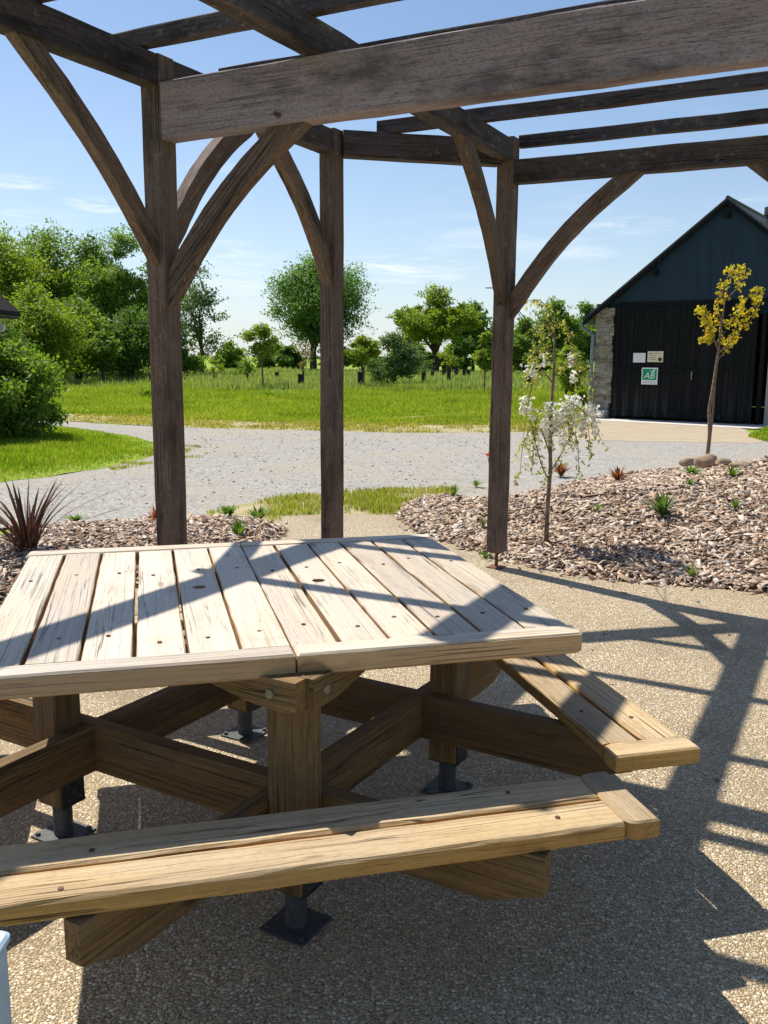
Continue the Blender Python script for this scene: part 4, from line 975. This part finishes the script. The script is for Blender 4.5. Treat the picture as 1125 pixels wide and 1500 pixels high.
def tree(name, label, X, Y, hgt, cw, cbase, nleaf, leaf, mat, seed, tr=.18, nblob=16, group=None, bark=None, lean=0, top=.5, cat='tree', limbs=True, z0=-.02, fork=.42, cd=None, gap=1.0):
    rg = np.random.default_rng(seed); rd = random.Random(seed)
    t = thing(name, label, cat, (X, Y, z0), 0, group)
    cz = (cbase+hgt)/2; ch = (hgt-cbase)/2; cdp = cd or cw
    B = []
    for k in range(nblob):
        for _ in range(40):
            q = rg.uniform(-1, 1, 3)
            if np.dot(q, q) > 1: continue
            # fuller low or high according to `top`
            sc = 1-.45*max(0, q[2])*(1-top)*2-.35*max(0, -q[2])*top*1.4
            p_ = np.array([q[0]*cw*.40*sc+lean*(.5+q[2]*.5), q[1]*cdp*.40*sc, cz+q[2]*ch*.80]); 
            if all(np.linalg.norm((p_-b[0])/(cw, cdp, ch*2)) > .12*gap for b in B): break
        B.append((p_, rg.choice([.085, .12, .16, .21, .25])*rg.uniform(.85, 1.15)*min(cw, ch*2.2)*gap))
    # a blob at the very top so the height is met
    B.append((np.array([lean*.6, 0, hgt-.12*ch]), .10*cw+.1*ch))
    P = []
    tot = sum(b[1]**2 for b in B)
    for (c_, r_) in B:
        n = int(nleaf*r_**2/tot); d = rg.normal(size=(n, 3)); d /= np.linalg.norm(d, axis=1)[:, None]
        rr = r_*(rg.random(n)**.5)*(1+.38*np.sin(d[:, 0]*5+c_[0])*np.sin(d[:, 2]*6+c_[2])+.2*np.sin(d[:, 1]*9+c_[1]))*1.08
        p_ = c_+d*rr[:, None]*np.array([1.12, 1.12, .82])
        P.append(p_)
    P = np.concatenate(P); P = P[P[:, 2] > cbase*.55]
    V, F = leaf_cloud(P, leaf, rg, center=np.array([0, 0, cz]))
    mesh('crown', V, F, mat, t)
    mb = MB(); b_ = []
    base = Vector((0, 0, -.05)); ft = Vector((lean*.3, 0, max(cbase*.9, hgt*fork*.6)))
    mb.tube([base, base.lerp(ft, .15), base.lerp(ft, .6)+Vector((rd.uniform(-.04, .04)*hgt*.2, 0, 0)), ft], [tr*1.35, tr, tr*.85, tr*.7], 9)
    if limbs:
        for (c_, r_) in sorted(B, key=lambda b: -b[1])[:min(9, nblob)]:
            e_ = Vector(c_); m_ = ft.lerp(e_, .5)+Vector((rd.uniform(-.1, .1)*cw, rd.uniform(-.1, .1)*cw, .06*hgt))
            s_ = base.lerp(ft, rd.uniform(.75, 1.0))
            mb.tube([s_, s_.lerp(m_, .5), m_, e_], [tr*.55, tr*.4, tr*.28, tr*.08], 6)
    mb.build('trunk', bark or M_BARK, t, smooth=True)
    return t
def px_tree(name, label, u, Y, vtop, wpx, vbase_crown, nleaf, mat, seed, leafpx=3.0, **k):
    p_ = at_y(u, vtop, Y); hgt = p_.z; cw = wpx/FPX*Y; cb = max(.02, at_y(u, vbase_crown, Y).z)
    return tree(name, label, p_.x, Y, hgt, cw, cb, nleaf, leafpx/FPX*Y, mat, seed, **k)
GRP_L = 'trees of the dense wood at left'
wood_list = [
 # u, Y, vtop, w, vcrownbase, n, mat, label
 (-5, 52, 338, 150, 520, 5200, F_LIGHT, 'yellow-green leafy tree at the left edge of the dense wood'),
 (66, 58, 338, 165, 545, 6000, F_MID, 'tall round-topped green tree second from left in the wood'),
 (128, 60, 352, 140, 548, 5000, F_DARK, 'dark green tree filling the middle of the left wood'),
 (180, 57, 341, 140, 548, 6000, F_MID, 'tall green tree just left of the nearest pergola post'),
 (226, 60, 385, 90, 550, 3600, F_DARK, 'dark tree partly behind the nearest pergola post'),
 (45, 44, 420, 150, 548, 4600, F_LIGHT, 'lower yellow-green tree in front of the wood at left'),
 (110, 49, 440, 110, 552, 3600, F_MID, 'bushy mid green tree low in the wood front'),
 (-10, 40, 470, 110, 560, 3600, F_DARK, 'dark low tree behind the bush at the left edge'),
 (190, 50, 455, 110, 556, 3600, F_DARK, 'dark bushy tree at the foot of the wood beside the post'),
]
for i, (u, Y, vt, w_, vb, n, m_, lb) in enumerate(wood_list):
    px_tree('broadleaf_tree', lb, u, Y, vt, w_, vb, int(n*5.6), m_, 100+i, 4.3, tr=.22, nblob=26, top=.55, cat='tree', group=GRP_L)
px_tree('orchard_tree', 'small spreading green tree with dark trunk before the left wood', 148, 47, 488, 74, 545, 7000, F_MID, 131, 4.6, tr=.13, nblob=14, top=.8)
px_tree('airy_tree', 'tall thin-leaved tree with sky showing through right of the nearest post', 292, 66, 388, 92, 545, 5200, F_BLUE, 132, 4.0, tr=.16, nblob=22, gap=.85, top=.5)
px_tree('scrub_tree', 'low green scrub at the foot of the thin-leaved tree', 262, 60, 500, 60, 552, 5000, F_MID, 133, 4.6, tr=.08, nblob=10)
px_tree('big_oak', 'tall dark oak standing behind the middle pergola post', 458, 86, 377, 150, 515, 48000, F_OAK, 134, 3.6, tr=.36, nblob=40, top=.62)
px_tree('spreading_oak', 'broad light green oak with visible limbs between the middle and right posts', 640, 82, 430, 150, 508, 30000, F_LIGHT, 135, 3.8, tr=.34, nblob=30, top=.7, gap=.9)
px_tree('broadleaf_tree', 'darker green tree right behind the broad light green oak', 695, 90, 446, 80, 525, 14000, F_OAK, 136, 4.4, tr=.2, nblob=20, group='trees at the far side of the field')
for i, (u, Y, vt, w_, vb, n, m_, lb) in enumerate([
 (335, 105, 505, 60, 540, 1700, F_MID, 'distant green tree low on the horizon right of the nearest post'),
 (395, 92, 500, 50, 541, 1600, F_DARK, 'dark hedge tree left of the tall dark oak'),
 (425, 90, 510, 60, 543, 1900, F_DARK, 'dark hedge tree under the left side of the tall oak'),
 (490, 91, 505, 60, 543, 1900, F_DARK, 'dark hedge tree under the right side of the tall oak'),
 (540, 95, 508, 60, 543, 1700, F_MID, 'low green hedge tree behind the lime sapling'),
 (600, 93, 470, 50, 543, 2200, F_LIGHT, 'light green tree left of the broad oak'),
 (612, 88, 510, 60, 545, 1900, F_DARK, 'dark hedge tree below the broad light green oak'),
 (665, 88, 512, 60, 545, 1900, F_DARK, 'dark hedge tree right of the broad oak trunk'),
 (715, 95, 490, 50, 545, 1900, F_OAK, 'green tree close to the left side of the right post'),
 (770, 78, 468, 70, 546, 3000, F_MID, 'green tree behind the wisteria just right of the right post'),
 (815, 80, 442, 80, 546, 4200, F_MID, 'tall rounded green tree behind the wisteria'),
 (860, 84, 446, 70, 546, 3600, F_OAK, 'green tree closest to the barn pier'),
 (905, 86, 470, 70, 546, 2000, F_MID, 'green tree mostly hidden behind the barn'),
 (790, 66, 510, 60, 549, 2000, F_DARK, 'dark low tree behind the white wisteria'),
 (845, 62, 520, 60, 549, 2000, F_DARK, 'dark low tree beside the barn downspout'),
]):
    px_tree('hedgerow_tree', lb, u, Y, vt, w_, vb, int(n*3.6), m_, 200+i, 4.6, tr=.16, nblob=18, group='trees at the far side of the field')
# young orchard trees
px_tree('sapling', 'leaning young tree with thin trunk and olive bronze top left of the middle post', 385, 40, 478, 72, 525, 3600, F_LIME, 301, 4.2, tr=.045, nblob=12, top=.7, bark=M_BARK2, lean=-.25, group='young orchard trees')
px_tree('sapling', 'bronze-tinted sapling just left of the middle post', 443, 42, 500, 40, 545, 420, F_PINK, 302, 3.2, tr=.035, nblob=8, bark=M_BARK2, group='young orchard trees')
px_tree('sapling', 'lime green young tree with black trunk guard right of the middle post', 530, 40, 495, 62, 535, 4200, F_LIME, 303, 4.4, tr=.05, nblob=11, top=.7, bark=M_BARK2, group='young orchard trees')
px_tree('sapling', 'round green young tree just left of the right post', 712, 38, 488, 46, 540, 4400, F_LIGHT, 304, 4.0, tr=.035, nblob=11, bark=M_BARK2, group='young orchard trees')
px_tree('willow_bush', 'round grey-green willow bush with many stems in the tall grass', 577, 47, 490, 92, 560, 11000, F_BLUE, 305, 3.8, tr=.06, nblob=20, top=.65, cat='bush', fork=.2)
px_tree('sapling', 'slim pale sapling right of the willow bush', 622, 50, 520, 34, 550, 420, F_BLUE, 306, 3, tr=.03, nblob=7, bark=M_BARK2, group='young orchard trees')
px_tree('sapling', 'thin lime sapling midway between willow bush and right post', 657, 52, 503, 36, 545, 520, F_LIME, 307, 3, tr=.03, nblob=7, bark=M_BARK2, group='young orchard trees')
px_tree('sapling', 'small yellow-green sapling before the thin-leaved tree', 312, 50, 528, 40, 552, 700, F_LIME, 308, 3, tr=.03, nblob=7, bark=M_BARK2, group='young orchard trees')
px_tree('sapling', 'dark green young bush-like tree left of the leaning sapling', 362, 46, 515, 34, 558, 900, F_MID, 309, 3, tr=.04, nblob=8, bark=M_BARK2, group='young orchard trees')
px_tree('lime_shrub', 'lime green bushy tree beside the barn behind the wisteria', 832, 30, 508, 58, 580, 4200, F_LIME, 310, 5.0, tr=.05, nblob=14, top=.6, cat='shrub')
px_tree('lime_shrub', 'yellow-green shrub low against the barn downspout', 853, 26.5, 572, 36, 612, 1600, F_LIME, 311, 5.0, tr=.03, nblob=8, cat='shrub')
guards = [(528, 40, 545, 'beside the lime sapling trunk', 9), (440, 42, 548, 'at the bronze-tinted sapling', 8), (620, 50, 545, 'at the slim pale sapling', 5), (657, 52, 540, 'at the thin lime sapling', 5),
          (650, 64, 541, 'in the grass left of the right post', 5), (668, 66, 540, 'second of the row left of the right post', 5), (680, 66, 541, 'third of the row left of the right post', 5), (686, 67, 541, 'last of the row left of the right post', 5),
          (405, 60, 545, 'between leaning sapling and middle post', 5), (774, 45, 545, 'just right of the right post', 7), (633, 58, 544, 'right of the slim pale sapling', 4)]
for i, (u, Y, v, lb, w_) in enumerate(guards):
    p_ = at_y(u, v, Y); r_ = w_/FPX*Y/2
    mb = MB(); n = 10; mb.tube([(0, 0, 0), (0, 0, p_.z*.5), (0, 0, p_.z+.02)], [r_, r_*.94, r_*1.03], n, False); mb.tube([(r_*1.2, 0, 0), (r_*1.2, 0, p_.z+.14)], .022, 6)
    o_ = mb.build('tree_guard', M_GUARD, None, loc=(p_.x, Y, -.02)); tag(o_, 'black mesh tree guard with stake '+lb, 'tree guard', 'tree guards in the orchard grass')
# big bush at left
bp_ = at_y(40, 640, 16.2)
bush = tree('round_bush', 'large rounded dark green bush on the lawn at the left edge', bp_.x-.25, 16.2, 1.55, 2.75, .05, 15000, .085, F_MID, 401, tr=.05, nblob=26, top=.35, cat='bush', z0=.0, fork=.2)
b2_ = at_y(8, 520, 16.8)
tree('round_bush', 'taller dark green shrub rising behind the rounded bush at left', b2_.x-.25, 17.4, 1.75, 1.3, .1, 4500, .085, F_MID, 402, tr=.05, nblob=16, cat='bush', z0=0, fork=.3)
# lush grass tufts round the meadow edge
def tuft(name, label, cat, p_, n, hgt, spread, wid, mat, seed, group=None, up=.35, seg=4):
    rg_ = random.Random(seed); V = []; F = []
    for k in range(n):
        a = rg_.uniform(0, 6.283); ln = rg_.uniform(.5, 1)*hgt; out = abs(rg_.gauss(0, 1))*spread*.6+spread*.15; w_ = wid*rg_.uniform(.6, 1.2)
        cx, cy = math.cos(a), math.sin(a); bx_, by_ = cx*rg_.uniform(0, .05)*spread*2, cy*rg_.uniform(0, .05)*spread*2; b0 = len(V)
        for i in range(seg+1):
            t = i/seg; r_ = out*t**1.7; z_ = ln*(t-.22*(out/hgt)*t*t); ww = w_*(.55+1.2*t)*(1-t)**.6 if t < 1 else .0005
            V += [(bx_+cx*r_-cy*ww/2, by_+cy*r_+cx*ww/2, z_), (bx_+cx*r_+cy*ww/2, by_+cy*r_-cx*ww/2, z_)]
        for i in range(seg): F.append((b0+2*i, b0+2*i+1, b0+2*i+3, b0+2*i+2))
    o_ = mesh(name, V, F, mat, None, loc=p_); return tag(o_, label, cat, group)
fx = at_z(42, 815, .05); fx.z = .05
tuft('flax_plant', 'dark red sword-leaved flax plant in the mulch at the left edge', 'plant', fx, 58, .66, .66, .030, F_FLAX, 5, seg=6)
WG = 'small green weeds in the mulch'
def weed(u, v, wpx, hpx, lb, mat=F_WEED, seed=0, bed=True, n=26, nm='weed', cat='weed', grp=WG):
    p_ = on_bed(u, v) if bed else at_z(u, v, .02)
    s = p_.y/FPX
    return tuft(nm, lb, cat, p_, n, hpx*s*1.25, wpx*s*.62, max(.009, wpx*s*.13), mat, seed, grp, seg=3)
weed(970, 757, 48, 34, 'largest leafy green weed in the middle of the raised mulch bed', seed=11, n=60, mat=foliage('grey_green_leaves', (.06, .12, .035), (.11, .19, .06)))
weed(664, 728, 28, 18, 'bright green weed near the left tip of the raised bed', seed=12)
weed(697, 713, 26, 12, 'low bright green weed left of the right post', seed=13)
weed(1076, 747, 30, 18, 'green weed at the right end of the raised bed', seed=14)
weed(1013, 697, 40, 16, 'light green leafy weed in front of the rocks', seed=15, n=40)
weed(1010, 713, 28, 13, 'small green weed below the one in front of the rocks', seed=16)
weed(1073, 700, 28, 20, 'grey-green weed right of the rocks', seed=17)
weed(1046, 679, 14, 12, 'upright green sprig beside the largest rock', seed=18)
weed(875, 750, 24, 14, 'faint green weed right of the wisteria trunk', seed=19, n=16)
weed(707, 777, 18, 22, 'green sprig against the left side of the right post', seed=20, n=16)
weed(1012, 845, 30, 20, 'thin green weed at the near edge of the raised bed', seed=21, n=16)
weed(712, 818, 30, 14, 'low weed at the foot of the right post', seed=22, n=22)
weed(350, 792, 32, 30, 'bright green weed behind the middle of the table back edge', seed=23, bed=False, n=40)
weed(335, 757, 44, 18, 'grassy green clump at the right of the left mulch bed', seed=24, bed=False, n=40)
weed(378, 765, 40, 24, 'tall grassy clump at the end of the left mulch bed', seed=25, bed=False, n=40)
weed(110, 765, 50, 14, 'low green grass tuft right of the flax plant', seed=26, bed=False, n=30)
weed(230, 772, 36, 30, 'red-leaved small shrub at the left of the nearest post', F_REDB, 27, False, 40, 'red_shrub', 'shrub', None)
weed(905, 707, 34, 22, 'russet-leaved small shrub in the middle of the raised bed', F_RUSSET, 28, True, 60, 'russet_shrub', 'shrub', 'russet shrubs in the raised bed')
weed(822, 698, 34, 20, 'russet-leaved small shrub right behind the wisteria trunk', F_RUSSET, 29, True, 60, 'russet_shrub', 'shrub', 'russet shrubs in the raised bed')
# lush tufts at the meadow edge
for i, (u, v, w_, h_, lb) in enumerate([(395, 588, 60, 20, 'dark lush grass clump in the meadow under the leaning sapling'), (470, 585, 34, 12, 'lush grass clump in the meadow beside the middle post'),
                                        (215, 585, 40, 18, 'lush grass clump in the meadow beside the nearest post')]):
    p_ = at_z(u, v, 0); s = p_.y/FPX; tuft('grass_clump', lb, 'grass clump', (p_.x, p_.y, -.02), 160, h_*s*1.3, w_*s*.5, .05, F_MID, 40+i, 'lush clumps in the meadow', seg=3)
# poppy
pp = at_z(716, 712, .05); ph = pp.y/FPX
po_ = thing('poppy', 'single red poppy on a thin stem left of the right post', 'flower', pp)
top_ = Vector((-.02, 0, (712-668)*ph)); MB().tube([(0, 0, 0), (.01, 0, top_.z*.5), top_], .004, 6).build('stem', F_WEED, po_)
mb = MB()
for k in range(5):
    a = k*1.257; c_, s_ = math.cos(a), math.sin(a)
    mb.add([top_, top_+Vector((c_*.02-s_*.022, s_*.02+c_*.022, .02)), top_+Vector((c_*.032, s_*.032, .04)), top_+Vector((c_*.02+s_*.022, s_*.02-c_*.022, .02))], [(0, 1, 2, 3)])
mb.build('petals', F_POPPY, po_)
# rocks
M_ROCK = groundmat('tan_rock', [(.3, (.20, .135, .085)), (.5, (.36, .265, .18)), (.7, (.46, .37, .27))], 7, 45, .45, .9, .6, .02)
for i, (u, v, w_, h_, lb) in enumerate([(1034, 688, 36, 25, 'largest rounded tan rock at the foot of the golden-leaved tree'), (1006, 685, 24, 17, 'flat-topped tan rock left of the largest rock'),
                                     (1058, 684, 24, 15, 'pale rock half hidden right of the largest rock'), (1086, 686, 34, 11, 'low brown rock at the right end of the row')]):
    p_ = on_bed(u, v); s = p_.y/FPX; rd = random.Random(60+i)
    bm = bmesh.new(); bmesh.ops.create_icosphere(bm, subdivisions=3, radius=1)
    ph1, ph2 = rd.uniform(0, 6), rd.uniform(0, 6)
    for v_ in bm.verts:
        c_ = v_.co; k_ = 1+.14*math.sin(c_.x*2.6+ph1)*math.sin(c_.y*2.2+ph2)+.10*math.sin(c_.z*4+c_.x*3+ph1)+rd.uniform(-.02, .02)
        v_.co = Vector((c_.x*w_*s*.5*k_, c_.y*w_*s*.42*k_, max(-.3, c_.z)*h_*s*.62*k_))
        if i == 1: v_.co.z = min(v_.co.z, h_*s*.5)
    me = bpy.data.meshes.new('rock'); bm.to_mesh(me); bm.free(); me.materials.append(M_ROCK); me.polygons.foreach_set('use_smooth', [True]*len(me.polygons))
    o_ = link(bpy.data.objects.new('rock', me)); o_.location = p_+Vector((0, 0, h_*s*.36)); o_.rotation_euler = (0, 0, rd.uniform(-.3, .3)); tag(o_, lb, 'rock', 'rocks around the golden tree')
# golden-leaved young tree
mp = on_bed(1043, 684); mp += Vector((0, .18, 0)); mp.z = zbed(mp.x, mp.y)
s = mp.y/FPX
mt_ = thing('golden_tree', 'young golden-leaved tree on a thin trunk before the barn door', 'tree', mp)
def P_(u, v): return Vector(((u-1046)*s, 0, (682-v)*s))
mb = MB()
mb.tube([P_(1044, 690), P_(1046, 640), P_(1043, 600), P_(1047, 560), P_(1050, 520), P_(1052, 480), P_(1055, 440), P_(1062, 400)], [.030, .026, .024, .022, .020, .014, .009, .004], 8)
mb.tube([P_(1046, 640)+Vector((.02, .02, 0)), P_(1049, 600)+Vector((.01, .03, 0)), P_(1046, 560)+Vector((.03, .02, 0)), P_(1050, 520)], [.014, .014, .013, .012], 7)
br_ = [((1050, 520), (1075, 495), (1092, 470), (1108, 440)), ((1050, 515), (1038, 490), (1028, 475), (1020, 460)), ((1051, 500), (1068, 470), (1080, 450), (1092, 432)), ((1052, 480), (1045, 450), (1046, 430), (1052, 405)), ((1055, 445), (1072, 425), (1078, 410), (1080, 398)),
       ((1049, 530), (1062, 515), (1070, 505), (1078, 500)), ((1050, 505), (1040, 500), (1033, 497), (1030, 500))]
cl_ = []
for i, q in enumerate(br_):
    yo = [0, random.uniform(-.1, .1), random.uniform(-.2, .2), random.uniform(-.25, .25)]; ps = [P_(*a)+Vector((0, yo[k], 0)) for k, a in enumerate(q)]
    mb.tube(ps, [.011, .008, .006, .003], 6)
    for t in (.35, .55, .75, .95, 1.0): 
        k = min(2, int(t*3)); f_ = t*3-k; cl_.append((ps[k].lerp(ps[k+1], min(1, f_)), .085))
mb.build('trunk', M_BARK2, mt_, smooth=True)
for (u, v, r_) in ((1062, 402, .09), (1055, 420, .10), (1053, 440, .10), (1049, 460, .10), (1030, 470, .12), (1042, 480, .14), (1060, 480, .10), (1075, 475, .12), (1090, 462, .10), (1100, 445, .09), (1036, 497, .09), (1072, 497, .10), (1025, 462, .08), (1078, 408, .08), (1058, 500, .08)):
    cl_.append((P_(u, v)+Vector((0, random.uniform(-.15, .15), 0)), r_))
rg = np.random.default_rng(77); Q = []
for (c_, r_) in cl_:
    n = int(26*(r_/.1)**2); d = rg.normal(size=(n, 3)); d /= np.linalg.norm(d, axis=1)[:, None]; Q.append(np.array(c_)+d*(r_*rg.random(n)**.5)[:, None])
V, F = leaf_cloud(np.concatenate(Q), .06, rg, up=.1, aspect=.6); mesh('crown', V, F, F_GOLD, mt_)
# white wisteria
wp = on_bed(800, 797); s = wp.y/FPX
wt = thing('wisteria', 'young weeping wisteria with white blossoms in the mulch right of the post', 'wisteria', wp)
def Wp(u, v, d=0): return Vector(((u-800)*s, d, (797-v)*s))
mb = MB(); mb.tube([Wp(800, 805), Wp(800, 740), Wp(802, 680), Wp(799, 620), Wp(801, 560), Wp(802, 520), Wp(800, 480)], [.020, .017, .015, .014, .012, .010, .006], 8); mb.build('trunk', M_BARK2, wt, smooth=True)
rd = random.Random(9); shoots = []
for q in ([(802, 560), (785, 540), (770, 560), (762, 600), (760, 640)], [(800, 520), (780, 500), (768, 520), (760, 560)], [(800, 490), (785, 470), (772, 480), (765, 520)], [(801, 545), (830, 520), (850, 540), (856, 590)],
          [(800, 640), (815, 600), (840, 595), (862, 610), (872, 640)], [(800, 660), (785, 625), (770, 620), (760, 650), (758, 690)], [(801, 690), (820, 660), (832, 630), (836, 600)], [(800, 700), (788, 680), (775, 640), (768, 610)],
          [(800, 480), (812, 470), (826, 490), (830, 530)], [(801, 620), (825, 585), (848, 600), (858, 660)], [(800, 480), (790, 450), (775, 440), (762, 442)], [(800, 600), (790, 590), (778, 610), (774, 680)], [(801, 630), (822, 610), (838, 640), (842, 690)]):
    yo = [0]; 
    for _ in q[1:]: yo.append(yo[-1]+rd.uniform(-.06, .06))
    shoots.append([Wp(u, v, yo[k]) for k, (u, v) in enumerate(q)])
def cr(ps, t):
    n = len(ps)-1; k = min(n-1, int(t*n)); return ps[k].lerp(ps[k+1], t*n-k)
mb = MB()
for ps in shoots: mb.tube([cr(ps, t/8) for t in range(9)], [.006-.0005*t for t in range(9)], 5)
mb.build('shoots', M_BARK2, wt, smooth=True)
# pinnate young leaves along the shoots and hanging strings
Q = []; rg = np.random.default_rng(9)
for ps in shoots:
    for t in np.linspace(.15, 1, 11):
        c_ = cr(ps, t); ln = rd.uniform(.03, .15); sw = Vector((rd.uniform(-.5, .5), rd.uniform(-.5, .5), 0))*.2
        for k in range(rd.randint(6, 12)):
            f_ = k/10; Q.append(tuple(c_+sw*f_+Vector((rd.gauss(0, .014), rd.gauss(0, .014), -ln*f_))))
V, F = leaf_cloud(np.array(Q), .038, rg, up=0, aspect=.4); mesh('leaves', V, F, F_WIST, wt)
rac = [(770, 605, 36), (796, 600, 36), (811, 612, 34), (829, 588, 32), (844, 590, 38), (853, 600, 36), (866, 612, 30), (790, 622, 44), (818, 640, 40), (846, 628, 36), (799, 632, 40), (790, 610, 60), (812, 600, 60), (825, 600, 55), (838, 596, 60), (850, 612, 48), (862, 622, 40), (765, 590, 45), (772, 545, 34), (765, 545, 30), (800, 625, 60), (815, 632, 50), (830, 632, 46), (785, 630, 70), (776, 640, 80), (848, 600, 44),
       (826, 528, 34), (833, 555, 30), (788, 530, 30), (800, 650, 44), (840, 640, 40), (760, 595, 40), (818, 610, 44), (806, 612, 50), (832, 610, 44), (775, 660, 60), (858, 604, 36), (843, 618, 36), (820, 590, 40)]
for i, (u, v, ln) in enumerate(rac):
    Q = []; L_ = ln*s*.62; c0 = Wp(u, v-14, rd.uniform(-.12, .14))
    for k in range(max(34, int(ln*.85))):
        t = rd.random(); r_ = .058*(1-t*.7)*math.sqrt(rd.random()); a = rd.uniform(0, 6.28); Q.append((r_*math.cos(a), r_*math.sin(a), -t*L_))
    V, F = leaf_cloud(np.array(Q), .030, rg, up=.1, aspect=.8)
    sk = np.array([(a_, b_, z_) for z_ in (0.0, -.9*L_) for a_, b_ in ((-.0015, -.0015), (.0015, -.0015), (.0015, .0015), (-.0015, .0015))]); n0 = len(V)
    V = np.concatenate([V, sk]); F = np.concatenate([F, n0+np.array([(0, 1, 5, 4), (1, 2, 6, 5), (2, 3, 7, 6), (3, 0, 4, 7)])])
    mesh('blossom_cluster', V, F, F_WHITE, wt, loc=c0)
w0 = ab(6.10, -2.28+.09, 1.86); 
for (tx_, lb) in ((Wp(777, 500), 'thin guide wire from the right post brace, left of its pair'), (Wp(792, 490), 'thin guide wire from the right post brace to the wisteria top')):
    e_ = wp+tx_; md = w0.lerp(e_, .5)-UP*.05
    tag(MB().tube([w0, w0.lerp(md, .6), md, e_], .003, 5).build('guide_wire', M_HOLE), lb, 'wire', 'guide wires of the wisteria')
#END
